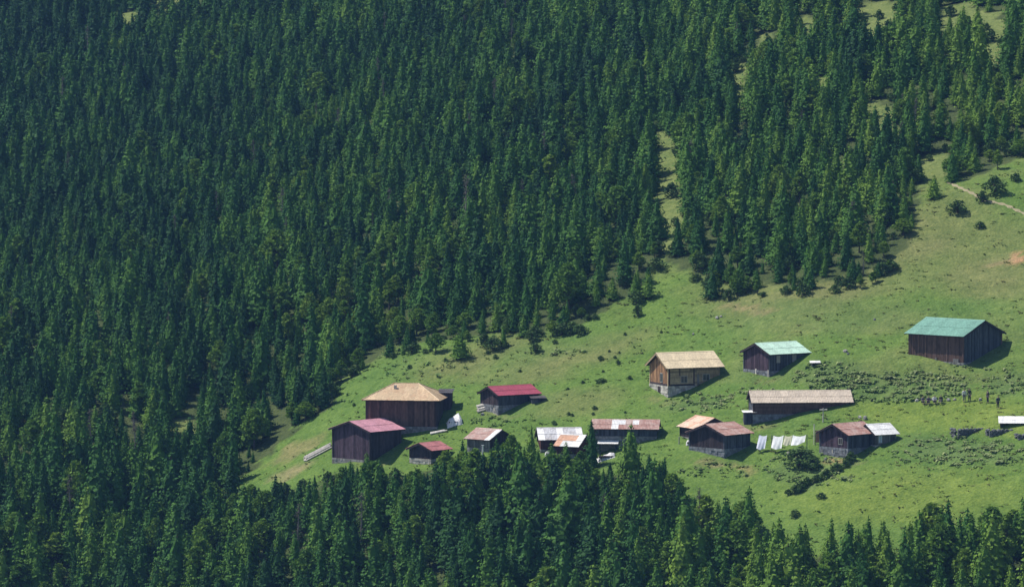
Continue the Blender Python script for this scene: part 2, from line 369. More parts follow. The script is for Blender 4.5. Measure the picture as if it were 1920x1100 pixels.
paint(open_, (0.42, 0.24, 0.13), blob(1908, 487, 22, 9, -.4)); paint(open_, (0.30, 0.22, 0.12), 0.8 * blob(1880, 492, 40, 6, -.3))
paint(open_, (0.26, 0.20, 0.10), 0.7 * blob(1392, 879, 22, 8)); paint(open_, (0.30, 0.20, 0.11), 0.8 * blob(1560, 862, 28, 6, -.2)); paint(open_, (0.24, 0.2, 0.11), 0.7 * blob(1340, 868, 45, 7, .1))
for u, v in ((1240, 748), (1440, 709), (940, 780), (1600, 863), (1420, 799), (700, 872), (1350, 862), (1800, 690)): paint(open_, (0.20, 0.18, 0.09), 0.45 * blob(u, v, 34, 6))
paint(open_, (0.22, 0.19, 0.09), 0.7 * blob(560, 840, 70, 10, -.5)); paint(open_, (0.24, 0.20, 0.11), 0.7 * blob(545, 885, 50, 12, -.3)); paint(open_, (0.26, 0.20, 0.11), 0.6 * blob(1400, 580, 60, 5, .1))
ca = gm.color_attributes.new('zone', 'FLOAT_COLOR', 'POINT')
ca.data.foreach_set('color', np.concatenate([col, np.ones((ny, nx, 1))], -1).astype(np.float32).ravel())
gm.materials.append(M_GROUND)
hill = link('hillside', gm); hill['kind'] = 'structure'

# worn footpath across the upper meadow
def footpath(pix, wd, mat):
    P = []
    for (a, b), (c, d) in zip(pix[:-1], pix[1:]):
        for k in range(8): t = k / 8; P.append(ground(a + (c - a) * t, b + (d - b) * t))
    V = []; F = []
    for k, p in enumerate(P):
        q = P[min(k + 1, len(P) - 1)] - P[max(k - 1, 0)]; n_ = Vector((-q.y, q.x, 0)).normalized(); h_ = wd * (.5 + .25 * math.sin(k * 1.7))
        for sg in (-1, -.3, .3, 1): x, y = p.x + n_.x * h_ * sg, p.y + n_.y * h_ * sg; V.append((x, y, T0(x, y) + .06 - .05 * (abs(sg) == 1)))
        if k:
            for r in range(3): a0 = 4 * (k - 1) + r; F.append((a0, a0 + 4, a0 + 5, a0 + 1))
    o = link('footpath', mesh('footpath', V, F, mat)); o['kind'] = 'structure'
footpath([(1778, 342), (1800, 352), (1822, 362), (1848, 376), (1885, 384), (1915, 398), (1960, 415)], .5, mat_plain('path_soil', (0.30, 0.26, 0.15), .95))

# ------------------------------------------------------------------ plant prototypes
def quadset(P, A, B, mat):
    """kites at P with half axes A (long) and B (wide)"""
    n = len(P); V = np.concatenate([P - A * 0.5, P + B, P + A, P - B], 0).reshape(4, n, 3).transpose(1, 0, 2).reshape(-1, 3)
    F = np.arange(4 * n).reshape(n, 4); return V, F, np.full(n, mat)
def tube(pts, rad, n=6, mat=1):
    V = []; F = []
    for i, (p, r) in enumerate(zip(pts, rad)):
        for j in range(n): a = 2 * math.pi * j / n; V.append((p[0] + r * math.cos(a), p[1] + r * math.sin(a), p[2]))
    for i in range(len(pts) - 1):
        for j in range(n): k = (j + 1) % n; F.append((i * n + j, i * n + k, (i + 1) * n + k, (i + 1) * n + j))
    return np.array(V), np.array(F), np.full(len(F), mat)
def limb(a, b, r, mat=1):
    mb = MB(); mb.bar(a, b, r, r * 0.4, 4); F = [f for f in mb.F if len(f) == 4]
    return np.array(mb.V), np.array(F), np.full(len(F), mat)
def join(parts):
    V = []; F = []; M = []; k = 0
    for v, f, m in parts: V.append(v); F += [tuple(int(q) + k for q in ff) for ff in f]; M.append(m); k += len(v)
    return np.concatenate(V), F, np.concatenate(M)
def rv(n, rng): 
    a = rng.normal(size=(n, 3)); return a / np.linalg.norm(a, axis=1, keepdims=True)

def spruce(seed, H=10.0, Rr=1.75, full=1.0, dens=1.0):
    rng = np.random.default_rng(seed); P = []; A = []; B = []
    tiers = int(28 * dens); lean = rng.normal(0, 0.12, 2)
    bulge = rng.uniform(0.6, 0.95)
    for i in range(tiers):
        t = (i + rng.uniform(-.3, .3)) / tiers; t = min(max(t, 0.0), 0.985)
        z0 = H * (0.05 + 0.95 * t); env = Rr * (1 - t) ** bulge * (0.8 + 0.2 * min(1, t * 8))
        k = max(4, int(round(10 * (1 - 0.55 * t))))
        ph = rng.uniform(0, 6.28)
        for j in range(k):
            if rng.random() > full: continue
            a = ph + 6.283 * j / k + rng.normal(0, 0.2); l = env * rng.uniform(0.5, 1.28) + 0.12
            d = np.array([math.cos(a), math.sin(a), 0]); side = np.array([-d[1], d[0], 0])
            m = max(2, int(l / 0.25))
            for q in range(m):
                f = (q + 0.75 + rng.uniform(-.3, .3)) / m
                p = np.array([lean[0] * t, lean[1] * t, z0]) + d * l * f + np.array([0, 0, -0.30 * l * f + 0.22 * l * f * f]) + side * rng.normal(0, 0.12 * l * f) + np.array([0, 0, rng.normal(0, .06)])
                s = rng.uniform(0.24, 0.44) * (0.75 + 0.25 * (1 - t))
                nr = d * rng.uniform(.75, 1.05) + np.array([0, 0, rng.uniform(.15, .6)]) + .22 * rng.normal(size=3); nr /= np.linalg.norm(nr)
                ax = d * .6 + side * rng.normal(0, .55) + np.array([0, 0, rng.uniform(-.8, .0)]); ax -= nr * (ax @ nr); ax /= np.linalg.norm(ax) + 1e-6
                bx = np.cross(nr, ax)
                P.append(p); A.append(ax * s); B.append(bx * s * rng.uniform(.5, .8))
    # leader
    for q in range(6):
        P.append(np.array([lean[0], lean[1], H * (0.95 + 0.012 * q)])); a = rng.uniform(0, 6.28)
        A.append(np.array([math.cos(a) * .12, math.sin(a) * .12, 0.32])); B.append(np.array([-math.sin(a) * .1, math.cos(a) * .1, 0]))
    P, A, B = map(np.array, (P, A, B))
    parts = [quadset(P, A, B, 0)]
    # ragged inner mass of twigs
    n = 9; V = []; F = []
    rows = 7
    for i in range(rows):
        t = i / rows
        for j in range(n): a = 6.283 * (j + .5 * (i % 2)) / n; r = Rr * 0.66 * (1 - t) ** bulge * rng.uniform(.6, 1.25) * full; V.append((r * math.cos(a) + lean[0] * t, r * math.sin(a) + lean[1] * t, H * (.07 + .9 * t) + rng.uniform(-.25, .25)))
    for i in range(rows - 1):
        for j in range(n): k = (j + 1) % n; F.append((i * n + j, i * n + k, (i + 1) * n + k, (i + 1) * n + j))
    parts.append((np.array(V), np.array(F), np.zeros(len(F), int)))
    zs = np.array([-0.8, 0.4, H * .3, H * .65, H * .95]); rr = np.array([.22, .16, .12, .07, .02]) * (Rr / 1.75)
    trunk = tube([(lean[0] * max(z, 0) / H, lean[1] * max(z, 0) / H, z) for z in zs], rr, 6, 1)
    return join(parts), join([trunk]), 

def broadleaf(seed, H=8.0, Rr=2.2, nl=11, squat=False, leaf=0.34, per=105):
    rng = np.random.default_rng(seed); P = []; A = []; B = []; limbs = []
    zt = 0.22 * H if not squat else 0.05 * H
    cs = []
    for i in range(nl):
        t = (i + .5) / nl; z = zt + (H - zt) * (0.12 + 0.78 * t); e = Rr * (math.sin(math.pi * min(1, .22 + .8 * t)) ** .8) * .75; a = i * 2.4 + rng.uniform(-.4, .4)
        rad = rng.uniform(.36, .58) * Rr * (1.05 - .45 * t); c = np.array([math.cos(a) * max(0, e - rad * .5), math.sin(a) * max(0, e - rad * .5), z]); cs.append((c, rad))
        limbs.append(limb((0, 0, zt * .8 + z * .25), tuple(c), .07))
        d = rv(per, rng); q = rng.uniform(.55, 1.08, (per, 1)) ** .6
        p = c + d * rad * q * np.array([1, 1, .85])
        ax = d * .5 + rv(per, rng); ax /= np.linalg.norm(ax, axis=1, keepdims=True); bx = np.cross(ax, d + .8 * rv(per, rng)); bx /= np.linalg.norm(bx, axis=1, keepdims=True) + 1e-6
        s = rng.uniform(.6, 1.15, (per, 1)) * leaf
        P.append(p); A.append(ax * s); B.append(bx * s * .65)
    crown = join([quadset(np.concatenate(P), np.concatenate(A), np.concatenate(B), 0)])
    trunk = tube([(0, 0, -.8), (.05, 0, zt * .6), (0, .08, H * .5), (.05, 0, H * .8)], (.2, .15, .09, .03), 6, 1)
    return crown, join([trunk] + limbs)

def deadtree(seed, H=9.5, Rr=1.3):
    rng = np.random.default_rng(seed); limbs = []; P = []; A = []; B = []
    for i in range(46):
        t = rng.uniform(.12, .97); z = H * t; a = rng.uniform(0, 6.28); l = Rr * (1 - t) ** .7 * rng.uniform(.6, 1.2) + .15
        e = np.array([math.cos(a) * l, math.sin(a) * l, z - .2 * l]); limbs.append(limb((0, 0, z), tuple(e), .035, 0))
        for q in range(9):
            f = rng.uniform(.2, 1.05); p = np.array([0, 0, z]) * (1 - f) + e * f + rng.normal(0, .13, 3); d = rv(1, rng)[0]; s = rng.uniform(.12, .26)
            P.append(p); A.append(d * s); B.append(np.cross(d, rv(1, rng)[0]) * s * .3)
    crown = join(limbs + [quadset(np.array(P), np.array(A), np.array(B), 0)])
    trunk = join([tube([(0, 0, -.8), (0, 0, .5), (.06, 0, H * .5), (0, .05, H)], (.2, .15, .1, .02), 6, 1)])
    return crown, trunk

def pmesh(name, d, mats): 
    V, F, M = d; return mesh(name, V, F, mats, M)
PROT = {}   # kind -> list of (crown mesh, trunk mesh, whole mesh, height, radius)
def add_proto(kind, ct, mats, H, Rr):
    c, t = ct; k = len(c[0])
    whole = (np.concatenate([c[0], t[0]]), list(c[1]) + [tuple(q + k for q in f) for f in t[1]], np.concatenate([c[2], t[2]]))
    PROT.setdefault(kind, []).append((pmesh(kind + '_crown', c, mats), pmesh(kind + '_trunk', t, mats), pmesh(kind + '_whole', whole, mats), H, Rr))
for i, (rr, fu) in enumerate(((2.7, .95), (2.35, .92), (3.1, .95), (2.0, .9), (2.5, .85), (2.9, .9), (2.25, .97))):
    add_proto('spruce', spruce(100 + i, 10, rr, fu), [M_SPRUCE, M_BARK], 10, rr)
for i, (h, r, nl) in enumerate(((8, 2.2, 12), (8, 1.8, 11), (7, 2.4, 13))): add_proto('leafy', broadleaf(200 + i, h, r, nl), [M_LEAF, M_BARK], h, r)
for i in range(3): add_proto('bush', broadleaf(300 + i, 2.0, 1.35, 7, True, .2, 80), [M_BUSH, M_BARK], 2.0, 1.35)
for i in range(2): add_proto('dead', deadtree(400 + i), [M_DEAD, M_GREYBARK], 9.5, 1.3)

# small ground plants
def tuft(seed, n=9, h=.2, sp=.28, wd=.07):
    rng = np.random.default_rng(seed); V = []; F = []
    for i in range(n):
        a = rng.uniform(0, 6.28); r = rng.uniform(0, sp); b = np.array([math.cos(a) * r, math.sin(a) * r, -.05]); tip = b + np.array([math.cos(a) * .7 * h, math.sin(a) * .7 * h, h * rng.uniform(.6, 1.1)]) + rng.normal(0, .05, 3)
        s = np.array([-math.sin(a), math.cos(a), 0]) * wd; k = len(V); m = (b * .45 + tip * .55) + np.array([0, 0, .04]); V += [b - s, b + s, m + s * .8, tip, m - s * .8]; F.append((k, k + 1, k + 2, k + 3, k + 4))
    return np.array(V), F, np.zeros(len(F), int)
def weed(seed, n=12, h=.24, lf=.22):
    rng = np.random.default_rng(seed); P = []; A = []; B = []
    for i in range(n):
        a = rng.uniform(0, 6.28); r = rng.uniform(.05, .35); P.append((math.cos(a) * r, math.sin(a) * r, h * rng.uniform(.15, 1))); d = np.array([math.cos(a), math.sin(a), rng.uniform(-.9, .1)]); d /= np.linalg.norm(d)
        A.append(d * lf * rng.uniform(.7, 1.3)); B.append(np.cross(d, (0, 0, 1)) * lf * .6 + rng.normal(0, .03, 3))
    v, f, m = quadset(np.array(P), np.array(A), np.array(B), 0); return v, [tuple(q) for q in f], m
TUFTS = [pmesh('tuft', tuft(500 + i), [M_GRASS]) for i in range(3)]
WEEDS = [pmesh('weed', weed(600 + i), [M_WEED]) for i in range(3)]

def scatter(name, protos, P, rz, S, pick, label, cat):
    """one object: many plants nobody counts, instanced on points"""
    me = bpy.data.meshes.new(name); n = len(P); me.vertices.add(n); me.vertices.foreach_set('co', np.asarray(P, np.float32).ravel())
    a = me.attributes.new('rot', 'FLOAT_VECTOR', 'POINT'); e = np.zeros((n, 3), np.float32); e[:, 2] = rz
    e[:, 0] = RNG.normal(0, .035, n); e[:, 1] = RNG.normal(0, .035, n); a.data.foreach_set('vector', e.ravel())
    a = me.attributes.new('scl', 'FLOAT_VECTOR', 'POINT'); a.data.foreach_set('vector', np.asarray(S, np.float32).ravel())
    a = me.attributes.new('pick', 'INT', 'POINT'); a.data.foreach_set('value', np.asarray(pick, np.int32))
    g = bpy.data.node_groups.new(name + '_scatter', 'GeometryNodeTree')
    g.interface.new_socket('Geometry', in_out='INPUT', socket_type='NodeSocketGeometry'); g.interface.new_socket('Geometry', in_out='OUTPUT', socket_type='NodeSocketGeometry')
    nn = g.nodes; gi = nn.new('NodeGroupInput'); go = nn.new('NodeGroupOutput'); ip = nn.new('GeometryNodeInstanceOnPoints'); jn = nn.new('GeometryNodeJoinGeometry')
    for k, pm in enumerate(protos):
        po = bpy.data.objects.new(name + '_source', pm); oi = nn.new('GeometryNodeObjectInfo'); oi.inputs['Object'].default_value = po; oi.inputs['As Instance'].default_value = True
        g.links.new(oi.outputs['Geometry'], jn.inputs[0])
    def attr(nm, ty):
        q = nn.new('GeometryNodeInputNamedAttribute'); q.data_type = ty; q.inputs['Name'].default_value = nm; return q.outputs['Attribute']
    er = nn.new('FunctionNodeEulerToRotation'); g.links.new(attr('rot', 'FLOAT_VECTOR'), er.inputs[0])
    g.links.new(gi.outputs[0], ip.inputs['Points']); g.links.new(jn.outputs[0], ip.inputs['Instance']); ip.inputs['Pick Instance'].default_value = True
    g.links.new(attr('pick', 'INT'), ip.inputs['Instance Index']); g.links.new(er.outputs[0], ip.inputs['Rotation']); g.links.new(attr('scl', 'FLOAT_VECTOR'), ip.inputs['Scale'])
    g.links.new(ip.outputs[0], go.inputs[0])
    o = link(name, me); md = o.modifiers.new('scatter', 'NODES'); md.node_group = g
    return tag(o, label, cat, None, 'stuff')

def plant(kind, p, h, wscale, label, cat, group=None, name=None, k=None, rz=None):
    pr = PROT[kind]; k = random.randrange(len(pr)) if k is None else k; cm, tm, _, H, Rr = pr[k]
    nm = name or {'spruce': 'spruce_tree', 'leafy': 'broadleaf_tree', 'bush': 'shrub', 'dead': 'dead_tree'}[kind]
    o = empty(nm, (p[0], p[1], p[2] - .05), random.uniform(0, 6.28) if rz is None else rz, label, cat, group)
    s = h / H; o.scale = (s * wscale, s * wscale, s)
    o.rotation_euler[0] = random.gauss(0, .03); o.rotation_euler[1] = random.gauss(0, .03)
    link('trunk', tm, o); link('crown', cm, o)
    return o

# ------------------------------------------------------------------ buildings
def wall_side(mb, a, b, zb, top, vertical=True, bw=.24, thick=.05, skip=()):
    """boards between plan points a and b (outside on the right hand of a->b); top(s) gives the height at s metres"""
    a = Vector((a[0], a[1], 0)); b = Vector((b[0], b[1], 0)); L = (b - a).length; d = (b - a) / L; n = Vector((d.y, -d.x, 0))
    def pt(s, o, z): q = a + d * s + n * o; return (q.x, q.y, z)
    if vertical:
        m = max(1, int(round(L / bw)))
        for i in range(m):
            s0, s1 = L * i / m + .008, L * (i + 1) / m - .008; o = thick * random.uniform(.5, 1.2)
            z0 = zb + random.uniform(0, .06); t0, t1 = top(s0), top(s1)
            mb.hexa([pt(s0, 0, z0), pt(s0, o, z0), pt(s1, o, z0), pt(s1, 0, z0), pt(s0, 0, t0), pt(s0, o, t0), pt(s1, o, t1), pt(s1, 0, t1)])
    else:
        zt = max(top(s * L / 20) for s in range(21)); m = max(1, int(round((zt - zb) / bw)))
        for i in range(m):
            z0, z1 = zb + (zt - zb) * i / m + .006, zb + (zt - zb) * (i + 1) / m - .006; zm = z1
            ss = [s * L / 80 for s in range(81) if top(s * L / 80) >= zm - .001]
            if len(ss) < 2: continue
            o = thick * random.uniform(.5, 1.2); s0, s1 = ss[0], ss[-1]; cut = [s0, s1]
            if s1 - s0 > 3.5: cut = [s0, s0 + (s1 - s0) * random.uniform(.3, .7), s1]
            for q0, q1 in zip(cut[:-1], cut[1:]):
                mb.hexa([pt(q0, 0, z0), pt(q0, o, z0), pt(q1 - .008, o, z0), pt(q1 - .008, 0, z0), pt(q0, 0, z1), pt(q0, o, z1), pt(q1 - .008, o, z1), pt(q1 - .008, 0, z1)])

def stone_course(mb, x0, x1, y0, y1, z0, z1, t=.28):
    """ring of rough stones round a rectangle"""
    h = .34
    nz = max(1, int(round((z1 - z0) / h)))
    for (ax, ay), (bx, by) in (((x0, y0), (x1, y0)), ((x1, y0), (x1, y1)), ((x1, y1), (x0, y1)), ((x0, y1), (x0, y0))):
        L = math.hypot(bx - ax, by - ay); dx, dy = (bx - ax) / L, (by - ay) / L; nx_, ny_ = dy, -dx
        for r in range(nz):
            za, zb = z0 + (z1 - z0) * r / nz + .012, z0 + (z1 - z0) * (r + 1) / nz - .012; s = -.05
            while s < L:
                wd = random.uniform(.35, .75); e = min(L + .04, s + wd); o = random.uniform(.02, .10)
                P = lambda q, oo, z: (ax + dx * q + nx_ * oo, ay + dy * q + ny_ * oo, z)
                mb.hexa([P(s + .012, -t, za), P(s + .012, o, za), P(e - .012, o * .9, za), P(e - .012, -t, za), P(s + .02, -t, zb), P(s + .02, o * .8, zb), P(e - .02, o * .85, zb), P(e - .02, -t, zb)]); s = e
    mb.box(x0 + .1, x1 - .1, y0 + .1, y1 - .1, z0, z1 - .03, .5)

def sheet_mesh(name, wd, ln, mat, ribs=5, amp=.035):
    """a corrugated sheet: x across, y down the slope from 0 to -ln"""
    V = []; F = []; n = ribs * 2
    for yy in (0, -ln):
        for i in range(n + 1): V.append((wd * i / n, yy, amp if i % 2 else 0.0))
    k = n + 1
    for i in range(n): F.append((k + i, k + i + 1, i + 1, i))
    off = len(V)
    V += [(v[0], v[1], v[2] - .012) for v in V]; F += [tuple(off + q for q in reversed(f)) for f in list(F)]
    F += [(k + i, off + k + i, off + k + i + 1, k + i + 1) for i in range(n)]
    return mesh(name, V, F, mat)

def slope_sheets(roof, parent_len, ln, pitch, zr, sign, mats, sw=.86, y0=0.0):
    """lay sheets over one roof slope; mats: function(i, n, row, rows) -> material"""
    n = max(2, int(round(parent_len / sw))); sw = parent_len / n; cache = {}
    rows = 2 if ln > 2.0 else 1; rl = ln / rows + .12
    for r in range(rows):
        for i in range(n):
            m = mats(i, n, r, rows)
            if m.name not in cache: cache[m.name] = sheet_mesh('roof_sheet', sw + .05, rl, m)
            o = link('roof_sheet', cache[m.name], roof)
            d = (ln / rows) * r; lift = .05 + (.03 if r == 0 else .0) + random.uniform(0, .012) + (i % 2) * .008
            x = -parent_len / 2 + i * sw
            cy, cz = math.cos(pitch), math.sin(pitch)
            if sign < 0:
                o.location = (x, y0 - d * cy - lift * cz * 1.0, zr - d * cz + lift * cy); o.rotation_euler = (pitch, 0, random.uniform(-.004, .004))
            else:
                o.location = (x + sw, y0 + d * cy + lift * cz, zr - d * cz + lift * cy); o.rotation_euler = (pitch, 0, math.pi + random.uniform(-.004, .004))

def gable(name, label, uv, yaw, L, W, H, rise, roof_mat, wall_mat, gable_mat=None, oh=.45, ohx=.4, fnd=.5, fnd_mat=None, vertical=True, gvert=None, roof_pick=None, cat='hut', dz=0.0, windows=(), posts=(), bw=.24, drop=2.6, door=None, corner=None):
    psi = R(yaw); g = ground(*uv)
    c, s = math.cos(psi), math.sin(psi)
    cx, cy = (-L / 2 if (corner or ('l' if yaw >= 0 else 'r')) == 'l' else L / 2), -W / 2
    o = empty(name, (g.x - (cx * c - cy * s), g.y - (cx * s + cy * c), g.z + dz), psi, label, cat)
    gable_mat = gable_mat or wall_mat; gvert = vertical if gvert is None else gvert
    slope = math.atan2(rise, W / 2); tp = math.tan(slope)
    x0, x1, y0, y1 = -L / 2, L / 2, -W / 2, W / 2
    # foundation
    mb = MB(); stone_course(mb, x0 - .06, x1 + .06, y0 - .06, y1 + .06, -drop, fnd); mb.build('foundation', fnd_mat or S_GREY, o)
    # core of the timber walls (closed box with gables), boards in front of it
    V = [(x0, y0, fnd), (x1, y0, fnd), (x1, y1, fnd), (x0, y1, fnd), (x0, y0, H), (x1, y0, H), (x1, y1, H), (x0, y1, H), (x0, 0, H + rise), (x1, 0, H + rise)]
    F = [(0, 1, 5, 4), (2, 3, 7, 6), (1, 2, 6, 9, 5), (3, 0, 4, 8, 7), (4, 5, 9, 8), (6, 7, 8, 9), (0, 3, 2, 1)]
    link('wall_core', mesh('wall_core', V, F, P_BLACK), o)
    gt = lambda ss: H + rise * (1 - abs(ss - W / 2) / (W / 2)) - .05
    ft = lambda ss: H - .02
    for a, b, tf, m, vert in (((x0, y0), (x1, y0), ft, wall_mat, vertical), ((x1, y1), (x0, y1), ft, wall_mat, vertical), ((x1, y0), (x1, y1), gt, gable_mat, gvert), ((x0, y1), (x0, y0), gt, gable_mat, gvert)):
        mb = MB(); wall_side(mb, a, b, fnd, tf, vert, bw); mb.build('wall', m, o)
    for px, py in ((x0, y0), (x1, y0), (x0, y1), (x1, y1)):
        mb = MB(); mb.box(px - .1, px + .1, py - .1, py + .1, fnd, H - .03); mb.build('corner_post', wall_mat, o)
    # windows: (side, s along wall from its left, z, width, height, glass material)
    for side, ss, z, ww, hh, gm_ in windows:
        if side == 'f': base = lambda q, oo, zz: (x0 + q, y0 - oo, zz)
        elif side == 'l': base = lambda q, oo, zz: (x0 - oo, y1 - q, zz)
        else: base = lambda q, oo, zz: (x1 + oo, y0 + q, zz)
        def slab(q0, q1, o0, o1, za, zb):
            mb = MB(); mb.hexa([base(q0, o0, za), base(q0, o1, za), base(q1, o1, za), base(q1, o0, za), base(q0, o0, zb), base(q0, o1, zb), base(q1, o1, zb), base(q1, o0, zb)]); return mb
        wn = slab(ss, ss + ww, .0, .075, z, z + hh).build('window', gm_, o)
        fr = MB()
        for q0, q1, za, zb in ((ss - .08, ss, z - .08, z + hh + .08), (ss + ww, ss + ww + .08, z - .08, z + hh + .08), (ss, ss + ww, z - .08, z), (ss, ss + ww, z + hh, z + hh + .08), (ss + ww / 2 - .025, ss + ww / 2 + .025, z, z + hh)):
            t = slab(q0, q1, .0, .105, za, zb); k = len(fr.V); fr.V += t.V; fr.t += t.t; fr.F += [tuple(k + i for i in f) for f in t.F]
        fr.build('frame', P_FRAME, wn)
    for side, ss, z0_, z1_, ww, m_ in posts:
        mb = MB()
        if side == 'f': mb.box(x0 + ss, x0 + ss + ww, y0 - .13, y0 - .03, z0_, z1_)
        elif side == 'l': mb.box(x0 - .13, x0 - .03, y1 - ss - ww, y1 - ss, z0_, z1_)
        else: mb.box(x1 + .03, x1 + .13, y0 + ss, y0 + ss + ww, z0_, z1_)
        mb.build('post', m_, o)
    if door:
        side, ss, z0_, z1_, ww = door; mb = MB()
        for i in range(4):
            q = ss + ww * i / 4
            if side == 'f': mb.box(x0 + q + .01, x0 + q + ww / 4 - .01, y0 - .1, y0, z0_, z1_)
            else: mb.box(x0 - .14, x0, y1 - q - ww / 4 + .01, y1 - q - .01, z0_, z1_)
        mb.build('door', W_DARK, o)
    # roof: deck, barge boards, sheets, ridge cap
    ey = W / 2 + oh; ez = H - oh * tp; zr = H + rise; th = .1; rx = L / 2 + ohx
    V = []
    for x in (-rx, rx): V += [(x, -ey, ez), (x, 0, zr), (x, ey, ez), (x, ey, ez - th), (x, 0, zr - th), (x, -ey, ez - th)]
    F = [(0, 1, 7, 6), (1, 2, 8, 7), (2, 3, 9, 8), (3, 4, 10, 9), (4, 5, 11, 10), (5, 0, 6, 11), (0, 5, 4, 1), (1, 4, 3, 2), (6, 7, 10, 11), (7, 8, 9, 10)]
    rf = link('roof', mesh('roof', V, F, W_DARK), o)
    ln = math.hypot(ey, zr - ez)
    pick = roof_pick or (lambda sg, i, n, r, rr: roof_mat)
    for sg in (-1, 1): slope_sheets(rf, 2 * rx, ln + .06, slope, zr, sg, lambda i, n, r, rr, sg=sg: pick(sg, i, n, r, rr))
    mb = MB()
    for sg in (-1, 1): mb.hexa([(-rx, sg * .22, zr + .02), (rx, sg * .22, zr + .02), (rx, 0, zr + .11), (-rx, 0, zr + .11), (-rx, sg * .22, zr + .035), (rx, sg * .22, zr + .035), (rx, 0, zr + .135), (-rx, 0, zr + .135)], .6)
    mb.build('ridge_cap', roof_mat, rf)
    for xx in (-rx, rx):
        mb = MB()
        for sg in (-1, 1): mb.hexa([(xx - .03, sg * ey, ez - .2), (xx + .03, sg * ey, ez - .2), (xx + .03, 0, zr - .2), (xx - .03, 0, zr - .2), (xx - .03, sg * ey, ez + .02), (xx + .03, sg * ey, ez + .02), (xx + .03, 0, zr + .02), (xx - .03, 0, zr + .02)])
        mb.build('barge_board', W_DARK if roof_mat not in (R_TAN,) else W_PANEL, rf)
    return o

# --- the barns and huts (near bottom corner in photo pixels, metres from the scale there)
gable('timber_house', 'two storey timber house with tan sheet roof, pale panels and whitewashed stone base', (1253, 745), 24, 7.6, 5.6, 4.3, 1.5, R_TAN, W_PANEL, W_ORANGE, oh=.55, ohx=.55, fnd=1.55, fnd_mat=S_PALE, vertical=False, gvert=True, cat='house', drop=3,
      windows=(('f', 1.9, 2.0, .85, .8, P_GLASS), ('f', 5.2, 2.2, .9, .75, P_GLASS), ('l', 3.3, 2.0, .6, 1.1, P_GLASS)),
      posts=(('f', 1.75 - .12, 2.9, 4.2, .12, W_DARK), ('f', 3.75, 1.2, 4.2, .16, W_DARK), ('f', .02, 1.2, 4.2, .2, W_REDBROWN), ('f', 4.3, .4, 3.0, .3, W_GREY), ('f', .3, 1.56, 1.75, 3.4, W_DARK), ('l', .1, 1.58, 1.8, 5.3, W_DARK)), door=('l', 2.6, -.3, 1.35, .8))
gable('timber_hut', 'small dark timber hut with pale mint green roof beside the tan roofed house', (1443, 706), 35, 6.3, 5.6, 3.2, 1.1, R_MINT, W_TEAL, W_PURPLE, fnd=.75, fnd_mat=S_BLUE, cat='hut',
      windows=(('f', 1.2, 1.9, .45, .8, P_FRAME), ('f', 3.9, 1.9, .5, .8, P_FRAME)), posts=(('l', 2.6, -.4, .9, .22, W_PALE), ('l', 5.3, -.4, .9, .22, W_PALE), ('f', .2, .35, .6, 5.6, W_GREY)))
gable('barn', 'large dark brown barn with bright green roof standing highest on the right', (1806, 686), -42, 9.0, 8.4, 4.15, 1.65, R_GREEN, W_BROWN, W_TEAL, oh=.5, ohx=.45, fnd=.45, cat='barn', drop=3.2,
      posts=(('f', .3, -.3, 1.0, .7, W_GREY), ('f', 4.4, -.3, .9, .25, W_GREY), ('f', 7.4, -.3, .9, .9, W_GREY)))
gable('long_barn', 'long low barn with dull tan roof behind the washing line', (1413, 794), 4, 12.8, 5.0, 3.05, 1.05, R_TAN2, W_BROWN, W_TEAL, oh=.55, ohx=.35, fnd=1.25, fnd_mat=S_BLUE, vertical=False, cat='barn',
      posts=(('f', 12.2, .6, 3.0, .4, W_GREY),))
gable('red_roofed_barn', 'small dark barn with crimson roof on a stone base in the open meadow', (935, 777), 33, 6.3, 4.4, 2.8, .85, R_RED, W_TEAL, W_DARK, oh=.4, fnd=1.25, fnd_mat=S_BLUE, cat='barn', windows=(), posts=(('l', 3.2, -.6, .9, 1.0, S_PALE),))
gable('pink_roofed_barn', 'tall purple brown barn with faded pink roof at the left end of the hamlet', (693, 868), 47, 6.0, 7.0, 4.4, 1.05, R_PINK, W_DARK, W_PURPLE, oh=.45, fnd=.35, cat='barn', bw=.34, drop=3)
gable('small_hut', 'tiny dark hut with faded red roof just right of the pink roofed barn', (808, 869), 48, 3.4, 3.8, 1.95, .68, R_PINKBROWN, W_DARK, W_DARK, oh=.4, fnd=.6, fnd_mat=S_PALE, cat='hut')
gable('rusty_hut', 'dark hut with rusty pink roof left of the washing line', (1358, 858), 46, 4.9, 6.0, 3.1, 1.05, R_RUST, W_TEAL, W_DARK, oh=.4, fnd=1.15, fnd_mat=S_BLUE, cat='hut')
gable('orange_roofed_shed', 'little shed with pale orange roof half hidden behind the rusty roofed hut', (1306, 826), -62, 4.2, 5.0, 1.75, 1.1, R_ORANGE, W_DARK, W_DARK, oh=.3, fnd=.3, cat='shed', roof_pick=lambda sg, i, n, r, rr: R_PEACH if (i + r) % 4 else R_ORANGE)
gable('patched_hut', 'dark hut with rust patched roof joined to a white roofed annex', (1590, 858), 42, 5.0, 5.0, 3.1, 1.05, R_RUST, W_TEAL, W_PURPLE, oh=.35, fnd=1.2, fnd_mat=S_BLUE, cat='hut', posts=(('l', .3, -.4, .8, .3, W_GREY), ('l', 2.2, -.5, .9, .2, W_PALE)),
      windows=(('l', 3.4, 1.7, .6, .7, P_BLACK),))
gable('white_roofed_annex', 'small annex with bright white roof built onto the patched rusty hut', (1642, 837), 30, 3.0, 3.6, 1.75, .95, R_WHITE, W_GREY, W_GREY, oh=.35, fnd=.2, cat='annex', fnd_mat=S_PALE, windows=(('f', .4, .5, .5, 1.1, P_BLUE),))
